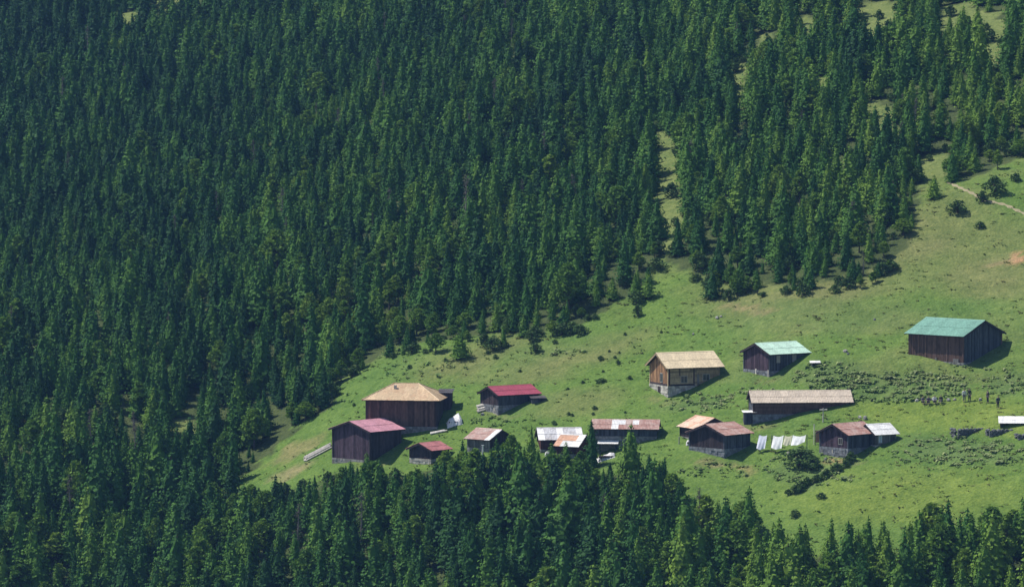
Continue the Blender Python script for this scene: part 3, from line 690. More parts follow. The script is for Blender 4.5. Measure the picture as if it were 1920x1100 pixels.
gable('weathered_hut', 'hut with pale rusty roof edged white, half sunk behind trees below the red roofed barn', (917, 846), -38, 3.6, 4.6, 1.75, 1.0, R_RUSTPALE, W_GREY, W_DARK, oh=.4, fnd=.4, cat='hut', roof_pick=lambda sg, i, n, r, rr: R_WHITE if (i == n - 1 and sg < 0) else R_RUSTPALE)
gable('zinc_roofed_hut', 'red brown hut with grey zinc roof behind the spruces in the middle', (1015, 848), 6, 5.2, 4.4, 1.95, 1.1, R_ZINC, W_REDBROWN, W_REDBROWN, oh=.4, fnd=.4, cat='hut', roof_pick=lambda sg, i, n, r, rr: R_WHITE if i % 3 == 0 else R_ZINC)
gable('orange_patched_annex', 'low annex whose roof mixes orange and white sheets beside the zinc roof', (1083, 857), -28, 3.0, 3.6, 1.7, 1.05, R_WHITE, W_REDBROWN, W_REDBROWN, oh=.4, fnd=.4, cat='annex', roof_pick=lambda sg, i, n, r, rr: R_ORANGE if i < n - 1 - 2 * r else R_WHITE)
gable('rusty_long_shed', 'long low shed with rusty roof and white patches behind the two tallest spruces', (1230, 822), -5, 8.2, 4.0, 1.45, .82, R_RUST, W_TEAL, W_DARK, oh=.4, fnd=.3, cat='shed', roof_pick=lambda sg, i, n, r, rr: (R_WHITE if i != 5 else R_RUSTPALE) if (r == 0 and 3 <= i <= 6) or (i == 3) else R_RUST)

# --- barn with the hipped roof
def hip_barn():
    g = ground(818, 804); psi = R(-9); c, s = math.cos(psi), math.sin(psi); L, W, H, rise, oh, rl = 9.7, 8.0, 4.0, 1.85, .55, 3.4
    cx, cy = L / 2, -W / 2
    o = empty('hip_roofed_barn', (g.x - (cx * c - cy * s), g.y - (cx * s + cy * c), g.z), psi, 'big dark barn with sandy hipped roof above the pink roofed barn', 'barn')
    x0, x1, y0, y1 = -L / 2, L / 2, -W / 2, W / 2; fnd = .3
    mb = MB(); stone_course(mb, x0 - .06, x1 + .06, y0 - .06, y1 + .06, -3, fnd); mb.build('foundation', S_GREY, o)
    mb = MB(); mb.box(x0, x1, y0, y1, fnd, H); mb.build('wall_core', P_BLACK, o)
    for a, b, m in (((x0, y0), (x1, y0), W_BROWN), ((x1, y1), (x0, y1), W_DARK), ((x1, y0), (x1, y1), W_DARK), ((x0, y1), (x0, y0), W_DARK)):
        mb = MB(); wall_side(mb, a, b, fnd, lambda q: H - .02, True, .3); mb.build('wall', m, o)
    for px, py in ((x0, y0), (x1, y0), (x0, y1), (x1, y1)):
        mb = MB(); mb.box(px - .1, px + .1, py - .1, py + .1, fnd, H - .03); mb.build('corner_post', W_DARK, o)
    ex, ey = L / 2 + oh, W / 2 + oh; ez, zr = H - .1, H + rise
    E = [(-ex, -ey, ez), (ex, -ey, ez), (ex, ey, ez), (-ex, ey, ez)]; A, B = (-rl / 2, 0, zr), (rl / 2, 0, zr)
    V = E + [A, B] + [(p[0], p[1], p[2] - .1) for p in E]
    rf = link('roof', mesh('roof', V, [(0, 1, 5, 4), (1, 2, 5), (2, 3, 4, 5), (3, 0, 4), (0, 6, 7, 1), (1, 7, 8, 2), (2, 8, 9, 3), (3, 9, 6, 0), (9, 8, 7, 6)], W_DARK), o)
    # strips of sheet on the four faces
    for P0, P1, Q0, Q1 in ((E[0], E[1], A, B), (E[1], E[2], B, B), (E[2], E[3], B, A), (E[3], E[0], A, A)):
        P0, P1, Q0, Q1 = map(Vector, (P0, P1, Q0, Q1)); d = (P1 - P0); Ln = d.length; d /= Ln; nrm = d.cross(((Q0 + Q1) / 2 - P0)).normalized(); up = nrm.cross(d)
        hh = (Q0 - P0).dot(up); qa, qb = (Q0 - P0).dot(d), (Q1 - P0).dot(d); n = int(round(Ln / .9))
        def hi(sx):
            if sx <= qa: return hh * sx / qa
            if sx >= qb: return hh * (Ln - sx) / (Ln - qb)
            return hh
        for i in range(n):
            a, b = Ln * i / n, Ln * (i + 1) / n; lift = .04 + .014 * (i % 2)
            ss = [a] + [q for q in (qa, qb) if a + .01 < q < b - .01] + [b]
            low = [P0 + d * q + nrm * lift - up * .05 for q in (a, b)]; top = [P0 + d * q + up * hi(q) + nrm * lift for q in reversed(ss)]
            ring = low + top; k = len(ring); V = [tuple(p) for p in ring] + [tuple(p - nrm * .015) for p in ring]
            F = [tuple(range(k)), tuple(reversed(range(k, 2 * k)))] + [(q, k + q, k + (q + 1) % k, (q + 1) % k) for q in range(k)]
            link('roof_sheet', mesh('roof_sheet', V, F, R_HIP), rf)
    for a, b in ((E[0], A), (E[1], B), (E[2], B), (E[3], A), (A, B)):
        mb = MB(); mb.bar(Vector(a) + Vector((0, 0, .06)), Vector(b) + Vector((0, 0, .06)), .07); mb.build('ridge_cap', R_HIP, rf)
    mb = MB(); mb.box(-1.45, -1.1, -1.6, -1.25, H + .6, H + 1.75); mb.build('chimney', S_PALE, rf)
    return o
hip_barn()

# lean-to shed behind the hip-roofed barn, and annexes
def leanto(name, label, uv, yaw, L, W, H, fall, roof_mat, wall_mat, cat='shed', open_front=False):
    g = ground(*uv); o = empty(name, (g.x, g.y, g.z), R(yaw), label, cat)   # origin at front left corner
    mb = MB(); wall_side(mb, (L, W), (0, W), -1.5, lambda q: H + fall, True); mb.build('wall', wall_mat, o)
    sl = lambda q: H + fall * q / W
    mb = MB(); wall_side(mb, (L, 0), (L, W), -1.5, sl, True); mb.build('wall', wall_mat, o)
    mb = MB(); wall_side(mb, (0, W), (0, 0), -1.5, lambda q: H + fall * (1 - q / W), True); mb.build('wall', wall_mat, o)
    if not open_front: mb = MB(); wall_side(mb, (0, 0), (L, 0), -1.5, lambda q: H, True); mb.build('wall', wall_mat, o)
    for x in (0.06, L - .06): mb = MB(); mb.box(x - .07, x + .07, -.02, .12, -1.5, H); mb.build('corner_post', wall_mat, o)
    rf = empty('roof', (L / 2, W + .15, H + fall + .06)); rf.parent = o; rf.empty_display_size = .1
    slope_sheets(rf, L + .5, math.hypot(W + .5, fall * (W + .5) / W), math.atan2(fall, W), 0, -1, lambda i, n, r, rr: roof_mat)
    return o
leanto('dark_lean_to', 'dark lean-to shed at the right corner behind the hip roofed barn', (823, 770), -8, 1.6, 1.8, 2.5, .25, R_DARK, W_DARK)
leanto('low_annex', 'low blue grey annex with white edged roof at the left end of the long barn', (1396, 796), 4, 1.3, 1.3, 1.55, .08, R_WHITE, W_TEAL)
leanto('white_roofed_shed', 'low dark shed with white sheet roof at the right edge of the field', (1876, 803), -4, 4.6, 2.2, .75, .5, R_WHITE, W_DARK, open_front=True)
leanto('woodshed', 'low open woodshed with white sheet roof below the rusty long shed', (1124, 853), -6, 2.2, 1.7, 1.55, .3, R_WHITE, W_TEAL, open_front=True)
leanto('red_barn_annex', 'low dark annex at the right end of the crimson roofed barn', (998, 757), 10, 1.7, 1.6, .75, .1, R_DARK, W_TEAL)

# low ruined stone walls on the field at right
def ruin(name, label, uv, yaw, L, W, H, mat=S_DARK):
    g = ground(*uv); o = empty(name, g, R(yaw), label, 'stone wall'); k = 0
    for nm, pts in (('front_wall', ((0, 0), (L, 0))), ('side_wall', ((0, W), (0, .6)))):
        mb = MB(); (ax, ay), (bx, by) = pts; Ln = math.hypot(bx - ax, by - ay); n = int(Ln / .5)
        for r in range(int(H / .27) + 3):
            for i in range(n):
                q = (i + .5 + .5 * (r % 2)) / n; k += 1
                if q > 1: continue
                gx_, gy_ = ax + (bx - ax) * q, ay + (by - ay) * q; c, s = math.cos(R(yaw)), math.sin(R(yaw)); zt = T0(g.x + gx_ * c - gy_ * s, g.y + gx_ * s + gy_ * c) - g.z
                zz = -.5 + r * .27
                if zz > H - .15 * vn(k) : continue
                mb.rock((gx_ + random.uniform(-.04, .04), gy_ + random.uniform(-.06, .06), zz), .32, .3, .2, k * 7 + int(uv[0]))
        if ay == by: mb.box(ax, bx, -.12, .12, -.8, H - .2, .3)
        mb.build(nm, mat, o)
    return o
vn = lambda k: (k * 7919 % 97) / 97
ruin('ruined_stone_wall', 'dark low ruined stone wall standing left in the right hand field', (1796, 822), 24, 4.4, 2.0, 1.35)
ruin('ruined_stone_wall', 'short dark ruined stone wall with a pale slab in the right hand field', (1855, 819), 12, 2.9, 1.5, 1.0)
ruin('ruined_stone_wall', 'dark stone wall stump cut by the right edge of the photo', (1908, 824), 5, 2.5, 1.2, .8)

# ------------------------------------------------------------------ washing line
def washing():
    base = [(1424, 843), (1447, 845), (1471, 848), (1513, 844), (1543, 830)]; pts = [ground(*b) for b in base]
    ln = MB(); tops = []
    for p in pts[1:4:2]: tops.append(p)
    o = empty('washing_line', pts[1], 0, 'washing line strung between wooden poles below the long barn', 'washing line')
    for p in (pts[0], pts[1], pts[3]):
        mb = MB(); mb.bar(p - pts[1] + Vector((0, 0, -.3)), p - pts[1] + Vector((0, 0, 2.05)), .05); mb.build('pole', W_GREY, o)
    for a, b in ((pts[0], pts[1]), (pts[1], pts[3])):
        a = a - pts[1]; b = b - pts[1]; mb = MB(); prev = None
        for i in range(9): 
            t = i / 8; q = a.lerp(b, t) + Vector((0, 0, 2.0 - .25 * 4 * t * (1 - t)))
            if prev is not None: mb.bar(prev, q, .012, n=4)
            prev = q
        mb.build('rope', W_GREY, o)
    def cloth(a, b, h0, h1, mat, label, sag=.0):
        d = b - a; n = Vector((-d.y, d.x, 0)).normalized(); V = []; F = []; NX, NZ = 14, 8
        for j in range(NZ + 1):
            for i in range(NX + 1):
                t = i / NX; u = j / NZ; hh = h0 + (h1 - h0) * t
                V.append(tuple(a + d * t - Vector((0, 0, u * hh + .18 * 4 * t * (1 - t) * (1 - u * .5))) + n * (.04 * u * math.sin(t * 15 + 2 * u)) - n * (.55 * u * hh * (.8 + .2 * math.sin(t * 5))) + Vector((0, 0, .05 * u * math.sin(t * 9)))))
        for j in range(NZ):
            for i in range(NX): k = j * (NX + 1) + i; F.append((k, k + 1, k + NX + 2, k + NX + 1))
        org = a.copy(); V = [tuple(Vector(v) - org) for v in V]
        c = link('hanging_sheet', mesh('hanging_sheet', V, F, mat, smooth=True), None, org)
        tag(c, label, 'laundry', 'sheets on the washing line'); return c
    up = Vector((0, 0, 2.02))
    A, B, Cc, D = pts[0] + up, pts[1] + up, pts[2] + up, pts[3] + up
    cloth(A.lerp(B, -.02), A.lerp(B, .62), 1.75, 1.75, P_BLUECLOTH, 'bluish white sheet hanging alone at the left end of the washing line')
    cloth(B.lerp(D, .05), B.lerp(D, .34), 1.55, 1.7, P_CLOTH, 'bright white sheet hanging second from left on the washing line')
    cloth(B.lerp(D, .37), B.lerp(D, .58), 1.2, 1.2, P_CREAM, 'cream cloth hanging between two white sheets on the washing line')
    cloth(B.lerp(D, .60), B.lerp(D, .97), 1.35, .9, P_CLOTH, 'white sheet hanging at the right end of the washing line')
    return
washing()

# ------------------------------------------------------------------ odds and ends about the yards
def pile(name, label, cat, uv, n, ln, rad, yaw, mat, rows=3, tilt=0.0, part='log'):
    g = ground(*uv); o = empty(name, g, R(yaw), label, cat); c, s = math.cos(R(yaw)), math.sin(R(yaw))
    for r in range(rows):
        for i in range(n - r):
            mb = MB(); y = (i + .5 * r) * rad * 2.05; a = Vector((random.uniform(-.15, .1), y, 0)); b = Vector((ln + random.uniform(-.2, .2), y + random.uniform(-.04, .04), 0))
            for q in (a, b): q.z = T0(g.x + q.x * c - q.y * s, g.y + q.x * s + q.y * c) - g.z + rad + r * rad * 1.7 + .03 + (tilt * q.x)
            mb.bar(a, b, rad, rad * .9); mb.build(part, mat, o)
    return o
pile('plank_pile', 'long pile of pale grey planks beside the pink roofed barn', 'planks', (572, 866), 5, 3.6, .13, 12, W_PALE, 2, part='plank')
pile('pole', 'pale board lying on the grass in front of the hip roofed barn', 'board', (806, 815), 2, 2.2, .13, 2, W_PALE, 1, part='plank')
pile('fallen_logs', 'pale logs leaning against the gable of the patched hut', 'logs', (1556, 853), 3, 2.0, .12, 30, W_PALE, 2, .12)
pile('woodpile', 'low stack of cut logs at the corner of the crimson roofed barn', 'logs', (896, 774), 4, 1.5, .16, 8, W_PALE, 3)

def tarp(name, label, uv, yaw, L, W, H, mat, seed):
    g = ground(*uv); o = empty(name, g, R(yaw), label, 'tarp'); rng = random.Random(seed); NX, NY = 14, 10; V = []; F = []; c, s = math.cos(R(yaw)), math.sin(R(yaw))
    for j in range(NY + 1):
        for i in range(NX + 1):
            x, y = L * i / NX, W * j / NY; e = min(1, 5 * min(i / NX, 1 - i / NX)) * min(1, 5 * min(j / NY, 1 - j / NY)); gz = T0(g.x + x * c - y * s, g.y + x * s + y * c) - g.z
            V.append((x + rng.uniform(-.05, .05), y + rng.uniform(-.05, .05), gz + .02 + H * e ** .6 * (.8 + .2 * math.sin(3 * x + 2 * y)) + rng.uniform(-.06, .06)))
    for j in range(NY):
        for i in range(NX): k = j * (NX + 1) + i; F.append((k, k + 1, k + NX + 2, k + NX + 1))
    link('cover', mesh('cover', V, F, mat), o)
    mb = MB(); z = T0(g.x + L * .5 * c - W * .5 * s, g.y + L * .5 * s + W * .5 * c) - g.z
    for i in range(6): mb.bar((L * .1, W * (.15 + .12 * i), z + .2), (L * .9, W * (.15 + .12 * i), z + .25), .1)
    mb.build('logs', W_DARK, o); return o
tarp('tarpaulin', 'crumpled white tarpaulin over a heap right of the hip roofed barn', (839, 803), 5, 2.1, 2.0, 1.0, P_TARP, 3)
tarp('tarpaulin', 'white tarpaulin spread on the grass below the open woodshed', (1120, 868), 3, 2.4, 1.4, .35, P_TARP, 4)
tarp('tarpaulin', 'small white tarpaulin heap left of the rusty roofed hut', (1287, 836), 3, 1.0, .9, .5, P_TARP, 5)
tarp('tarpaulin', 'scrap of white tarpaulin below the red brown zinc roofed hut', (1022, 856), 3, 1.2, .9, .5, P_TARP, 6)

def post_(name, label, uv, h, r, mat, cat='post', arm=False):
    g = ground(*uv); o = empty(name, g, 0, label, cat); mb = MB(); mb.bar((0, 0, -.3), (.03, 0, h), r, r * .85, 8); mb.build('shaft', mat, o)
    mb = MB(); mb.bar((.03, 0, h), (.03, 0, h + .05), r * 1.5, n=8); mb.build('cap', mat, o)
    if arm: mb = MB(); mb.bar((-.45, 0, h - .15), (.55, 0, h - .1), .09); mb.build('crossbar', mat, o)
    return o
post_('wooden_post', 'pale post with crossbar in front of the long barn', (1543, 791), 1.75, .08, W_PALE, arm=True)
post_('wooden_post', 'slim pale pole left of the patched hut gable', (1526, 833), 2.6, .06, W_PALE)
post_('wooden_post', 'short white post left of the orange roofed shed', (1273, 832), .9, .08, W_PALE)
post_('wooden_post', 'white post in front of the pale rusty hut half hidden by trees', (905, 857), 1.6, .13, P_TARP)
leanto('small_stand', 'pale little stand beside the right corner of the mint green roofed hut', (1522, 688), 0, .9, .7, .55, .1, R_WHITE, W_GREY, 'stand', True)

# garments left of the patched hut
g = ground(1531, 834); mb = MB()
for i in range(7): mb.hexa([(-.1 + .09 * i, 0, .35 + .05 * (i % 2)), (-.02 + .09 * i, 0, .35), (-.02 + .09 * i, .05, .35), (-.1 + .09 * i, .05, .35), (-.1 + .09 * i, .02 * (i % 2), 1.85), (-.02 + .09 * i, .02, 1.85), (-.02 + .09 * i, .06, 1.85), (-.1 + .09 * i, .06, 1.85)])
o = empty('red_blanket', g, 0, 'faded red blanket hung on a rail left of the patched hut', 'blanket'); mb.build('cloth', P_REDCLOTH, o)
mb = MB(); mb.bar((-.2, .03, 1.9), (.75, .03, 1.9), .04); mb.bar((-.15, .03, -.3), (-.15, .03, 1.9), .04); mb.bar((.7, .03, -.3), (.7, .03, 1.9), .04); mb.build('rail', W_GREY, o)

# ------------------------------------------------------------------ boulders
BOULD = [(1719, 752, .4), (1748, 749, .4), (1778, 751, .45), (1790, 750, .35), (1838, 750, .4),
         (1345, 597, .45), (1352, 594, .3), (1300, 627, .3), (1640, 600, .35), (1585, 660, .5), (1590, 664, .3), (1622, 785, .55), (1612, 783, .4), (1500, 851, .6), (1489, 855, .5), (1478, 850, .35), (905, 778, .45), (1548, 862, .4)]
BL = ['grey boulder in the row along the top of the right hand field'] * 5 + ['pale grey rock lying alone on the upper meadow', 'small rock touching the pale rock on the upper meadow', 'dark little rock above the tan roofed house', 'grey stone on the slope left of the green barn',
      'grey stone between the mint roofed hut and the green barn', 'small stone next to the stone left of the green barn', 'grey stone behind the white roofed annex', 'smaller stone behind the white roofed annex', 'largest stone in the shrubs below the washing line', 'second stone in the shrubs below the washing line', 'smallest stone in the shrubs below the washing line', 'pale stone at the corner of the crimson roofed barn', 'stone at the foot of the patched hut']
for i, ((u, v, r), lb) in enumerate(zip(BOULD, BL)):
    g = ground(u, v); mb = MB(); r *= .75; mb.rock((0, 0, r * .35), r, r * .8, r * .75, 900 + i)
    b = mb.build('boulder', S_GREY if i % 3 else S_PALE, None, g, (0, 0, i)); tag(b, lb, 'boulder', 'boulders along the field' if i < 5 else None)

# ------------------------------------------------------------------ people at the top of the field
def skin_part(name, chains, mat, parent, lev=1):
    """chains: lists of (point, radius); a chain may start from an existing joint index given first"""
    J = []; E = []; Rd = []
    for ch in chains:
        prev = None
        for q in ch:
            if isinstance(q, int): prev = q; continue
            J.append(q[0]); Rd.append(q[1]); k = len(J) - 1
            if prev is not None: E.append((prev, k))
            prev = k
    me = bpy.data.meshes.new(name); me.from_pydata(J, E, []); me.materials.append(mat); o = link(name, me, parent)
    md = o.modifiers.new('skin', 'SKIN')
    if not me.skin_vertices: bm = bmesh.new(); bm.from_mesh(me); bm.verts.layers.skin.verify(); bm.to_mesh(me); bm.free()
    for i, r in enumerate(Rd): me.skin_vertices[0].data[i].radius = (r, r) if isinstance(r, float) else r; me.skin_vertices[0].data[i].use_root = (i == 0)
    md.use_smooth_shade = True; sb = o.modifiers.new('smooth', 'SUBSURF'); sb.levels = lev; sb.render_levels = lev
    return o
P_SKIN = mat_plain('skin', (0.45, 0.27, 0.19)); P_HAIR = mat_plain('dark_hair', (0.02, 0.016, 0.014)); P_SHOE = mat_plain('shoe', (0.03, 0.028, 0.026))
CL = {'black': mat_plain('black_clothing', (0.016, 0.017, 0.024)), 'navy': mat_plain('navy_clothing', (0.02, 0.026, 0.055)), 'grey': mat_plain('grey_clothing', (0.13, 0.12, 0.15)), 'white': mat_plain('white_clothing', (0.68, 0.67, 0.70)), 'purple': mat_plain('purple_clothing', (0.08, 0.06, 0.11))}
def person(uv, yaw, top, legs, label, sit=False, lean=0.0):
    g = ground(*uv); o = empty('person', g, R(yaw), label, 'person')     # faces local -Y
    hz = .30 if sit else .92; f = lambda y: y                             # hip height
    hip = Vector((0, 0, hz)); che = Vector((0, -lean, hz + .38)); nek = Vector((0, -lean * 1.25, hz + .54)); head = Vector((0, -lean * 1.35 - .02, hz + .68))
    def legp(sx):
        if sit: return [(sx * .10, -.02, hz - .03), (sx * .14, -.42, hz + .12), (sx * .13, -.62, .12), (sx * .13, -.76, .05)]
        return [(sx * .09, 0, hz - .06), (sx * .11, -.03, .50), (sx * .12, .03, .10), (sx * .13, -.12, .05)]
    def armp(sx):
        sh = (sx * .19, che.y, hz + .46)
        if sit: return [sh, (sx * .25, che.y - .1, hz + .2), (sx * .14, che.y - .36, hz + .2)]
        return [sh, (sx * .26, che.y + .03, hz + .18), (sx * .27, che.y - .08, hz - .06)]
    ch = [[(tuple(hip), (.15, .11)), (tuple(hip.lerp(che, .5)), (.13, .1)), (tuple(che), (.16, .11)), (tuple(nek), .055), (tuple(nek.lerp(head, .45)), (.07, .08)), (tuple(head), (.085, .1)), (tuple(head + Vector((0, .01, .09))), (.06, .07))],
          [5, (tuple(head + Vector((0, -.1, -.01))), .022)]]
    base = 8
    for sx in (-1, 1):
        lp = legp(sx); ch.append([0] + [(p, r) for p, r in zip(lp, (.085, .06, .042, .04))]); base += 4
    for sx in (-1, 1):
        ap = armp(sx); ch.append([2] + [(p, r) for p, r in zip(ap, (.058, .043, .03))]); hand = base + 2; base += 3
        d = (Vector(ap[2]) - Vector(ap[1])).normalized(); sd_ = Vector((1, 0, 0)) if abs(d.x) < .8 else Vector((0, 1, 0)); w0 = Vector(ap[2])
        ch.append([hand, (tuple(w0 + d * .06), (.035, .02))]); palm = base; base += 1
        for q, (off, fl) in enumerate(((-.03, .065), (-.01, .08), (.01, .075), (.03, .06))):
            a = w0 + d * .1 + sd_ * off; ch.append([palm, (tuple(a), .009), (tuple(a + d * fl * .6 + Vector((0, -.015, -.01))), .008), (tuple(a + d * fl + Vector((0, -.03, 0))), .007)]); base += 3
        a = w0 + d * .05 + sd_ * -.045 * sx; ch.append([palm, (tuple(a), .011), (tuple(a + d * .05 + sd_ * -.02 * sx), .009)]); base += 2
    skin_part('body', ch, P_SKIN, o)
    tc = [[(tuple(hip + Vector((0, 0, -.04))), (.17, .13)), (tuple(hip.lerp(che, .5)), (.16, .125)), (tuple(che), (.185, .135)), (tuple(nek + Vector((0, 0, -.04))), .08)]]
    tc += [[2] + [(p, r) for p, r in zip(armp(sx), (.08, .062, .048))] for sx in (-1, 1)]
    skin_part('jacket', tc, CL[top], o)
    skin_part('trousers', [[(tuple(hip), (.168, .128))]] + [[0] + [(p, r) for p, r in zip(legp(sx)[:3], (.11, .082, .065))] for sx in (-1, 1)], CL[legs], o)
    for sx in (-1, 1): a = Vector(legp(sx)[2]); skin_part('shoe', [[(tuple(Vector((a.x, a.y, .05))), .055), (tuple(Vector((a.x, a.y - .2, .045))), .048)]], P_SHOE, o)
    skin_part('hair', [[(tuple(head + Vector((0, .03, -.04))), (.085, .07)), (tuple(head + Vector((0, .02, .05))), (.098, .105)), (tuple(head + Vector((0, .015, .1))), (.065, .07))]], P_HAIR, o)
    for sx in (-1, 1): mb = MB(); c = head + Vector((sx * .035, -.098, .012)); mb.box(c.x - .012, c.x + .012, c.y - .006, c.y + .006, c.z - .007, c.z + .007); mb.build('eye', P_HAIR, o)
person((1871, 766), 20, 'navy', 'black', 'person in dark blue jacket standing nearest on the right hand field', lean=.06)
person((1852, 755), -60, 'black', 'navy', 'person in black standing just left of the one in dark blue')
person((1808, 753), 10, 'white', 'grey', 'person in a white top standing at the bank above the field')
person((1818, 752), -30, 'black', 'black', 'person in dark clothes standing right beside the one in white', lean=.05)
person((1730, 757), 15, 'grey', 'black', 'leftmost seated person, in grey, on the bank above the field', True, .08)
person((1741, 757), -10, 'purple', 'black', 'seated person in dark purple, second from left on the bank', True, .1)
person((1752, 756), 5, 'white', 'black', 'seated person in a white top on the bank above the field', True, .06)
person((1765, 755), -25, 'black', 'grey', 'seated person in black, rightmost of those sitting on the bank', True, .1)

# ------------------------------------------------------------------ trees
LONE = [(863, 671, 52, 'spruce', 1.7, 'lone bushy spruce on the meadow above the hip roofed barn'),
        (985, 630, 40, 'spruce', 1.7, 'stout young spruce at the forest edge above the crimson roofed barn'),
        (925, 657, 27, 'bush', 1.0, 'dark shrub between the lone spruce and the forest edge'), (906, 648, 24, 'bush', .8, 'slim shrub just right of the lone bushy spruce'),
        (1005, 661, 18, 'bush', 1.0, 'low shrub on the meadow above the crimson roof'), (1055, 616, 44, 'spruce', 1.6, 'young spruce at the forest edge in the middle of the photo'),
        (1150, 561, 42, 'spruce', 1.6, 'small spruce at the forest edge left of the grassy clearing'), (1215, 558, 48, 'spruce', 1.7, 'broad young spruce standing forward below the grassy clearing'), (1192, 551, 40, 'spruce', 1.2, 'young spruce left of the broad one below the clearing'),
        (1196, 593, 22, 'bush', .6, 'narrow dark bush alone on the slope above the tan roofed house'),
        (1334, 559, 55, 'spruce', 1.4, 'young spruce jutting onto the upper meadow'), (1367, 561, 20, 'bush', .9, 'round dark bush beside the jutting young spruce'), (1386, 546, 56, 'spruce', 1.6, 'broad spruce right of the jutting young spruce'),
        (1430, 556, 9, 'bush', 1.4, 'flat dark shrub on the upper meadow edge'),
        (1787, 341, 62, 'spruce', 1.0, 'tall dark spruce standing forward at the top right meadow edge'), (1750, 372, 44, 'spruce', 1.5, 'round bushy spruce on the upper right meadow'),
        (1795, 399, 24, 'bush', 1.25, 'wide low shrub on the upper right meadow'), (1866, 363, 34, 'bush', .95, 'tall round shrub beside the footpath'), (1842, 379, 22, 'bush', .8, 'small shrub touching the footpath'), (1838, 427, 12, 'bush', 1.3, 'flat shrub alone in the dry upper meadow'), (1904, 340, 16, 'bush', 1.0, 'little shrub near the right edge above the footpath'),
        (1870, 318, 40, 'leafy', 1.0, 'light green small tree at the top right meadow edge'),
        (1460, 529, 48, 'spruce', 1.4, 'bushy spruce at the upper meadow edge, left of a pair'), (1520, 541, 46, 'spruce', 1.6, 'broad bushy spruce bulging onto the upper meadow'), (1600, 525, 44, 'spruce', 1.2, 'small spruce at the upper meadow edge, rightmost of its row'),
        (1540, 934, 12, 'bush', 1.2, 'low shrub at the lower end of the hedge'), (1490, 969, 15, 'bush', 1.0, 'single dark shrub on the lower field'),
        (1500, 872, 34, 'bush', 1.5, 'big green shrub below the washing line'), (1522, 880, 24, 'bush', 1.3, 'green shrub right of the big shrub below the washing line'),
        (1110, 875, 88, 'spruce', .95, 'dark spruce between the orange patched roof and the woodshed'), (1182, 892, 98, 'spruce', 1.15, 'tallest spruce, in front of the rusty long shed'), (997, 880, 82, 'spruce', .85, 'slim spruce at the left end of the zinc roof'),
        (868, 884, 60, 'spruce', 1.3, 'bushy young spruce at the left front corner of the pale rusty hut'), (893, 892, 52, 'leafy', 1.1, 'light green small tree before the pale rusty hut'), (930, 886, 66, 'spruce', 1.2, 'full young spruce hiding the right half of the pale rusty hut'),
        (960, 882, 70, 'leafy', 1.0, 'rounded green tree between the pale rusty hut and the zinc roof'), (1035, 886, 58, 'spruce', 1.5, 'broad low spruce before the red brown wall under the zinc roof'), (1062, 892, 64, 'spruce', 1.3, 'full spruce before the orange patched annex'), (1088, 894, 52, 'leafy', 1.1, 'light green bushy tree before the orange patched annex'),
        (1143, 905, 40, 'spruce', 1.3, 'young spruce just left of the tallest spruce'), (1216, 905, 55, 'spruce', 1.2, 'young spruce right of the tallest spruce'), (1243, 922, 66, 'spruce', 1.1, 'pointed spruce second right of the tallest one'), (690, 922, 76, 'spruce', 1.1, 'spruce whose tip overlaps the near corner of the pink roofed barn'), (655, 920, 58, 'spruce', 1.1, 'spruce below the gable of the pink roofed barn'), (835, 898, 56, 'leafy', 1.1, 'green leafy tree right below the tiny red roofed hut'),
        (1128, 716, 8, 'bush', 2.4, 'flat dark weed patch on the slope below the tan roofed house')]
for u, v, hp, kd, ws, lb in LONE:
    g = ground(u, v); plant(kd, g, hp / ppm(g), ws * (1.25 if kd == 'bush' else 1.0), lb, 'shrub' if kd == 'bush' else 'tree')
random.seed(77); k_ = 0
while k_ < 64:          # young growth fringing the back edge of the meadow
    u, v = random.uniform(630, 1740), random.uniform(380, 720)
    q_ = inpoly([u, u, u], [v, v - 26, v + 14], MEADOW)
    if not q_[0] or q_[1] or 1235 < u < 1300: continue
    kd = random.choice(('bush', 'bush', 'spruce', 'leafy')); g = ground(u, v); where = 'left' if u < 940 else 'middle' if u < 1235 else 'upper'
    plant(kd, g, random.uniform(.8, 1.8) if kd == 'bush' else random.uniform(1.6, 3.4), random.uniform(1.2, 1.6), {'bush': 'low shrub', 'spruce': 'little young spruce', 'leafy': 'light green sapling'}[kd] + ' fringing the ' + where + ' part of the meadow edge', 'shrub' if kd == 'bush' else 'sapling', kd + ' fringe of the ' + where + ' meadow edge'); k_ += 1
for i in range(14):   # hedge row below the washing line
    t = i / 13; g = ground(1478 + 122 * t + random.uniform(-4, 4), 929 - 62 * t + random.uniform(-4, 3)); plant('bush', g, random.uniform(.7, 1.25), random.uniform(.9, 1.3), 'low dark shrub in the slanting hedge below the patched hut', 'shrub', 'shrubs of the slanting hedge')
random.seed(31)
for i in range(40):
    while True:
        u, v = random.uniform(650, 1250), random.uniform(600, 800)
        if inpoly([u], [v], MEADOW)[0] and not (675 < u < 1030 and v > 700) and not (1200 < u < 1370 and v > 640): break
    g = ground(u, v); plant('bush', g, random.uniform(.3, .7), random.uniform(.9, 1.5), 'tiny dark shrub dotted over the meadow above the huts', 'shrub', 'tiny shrubs on the meadow')

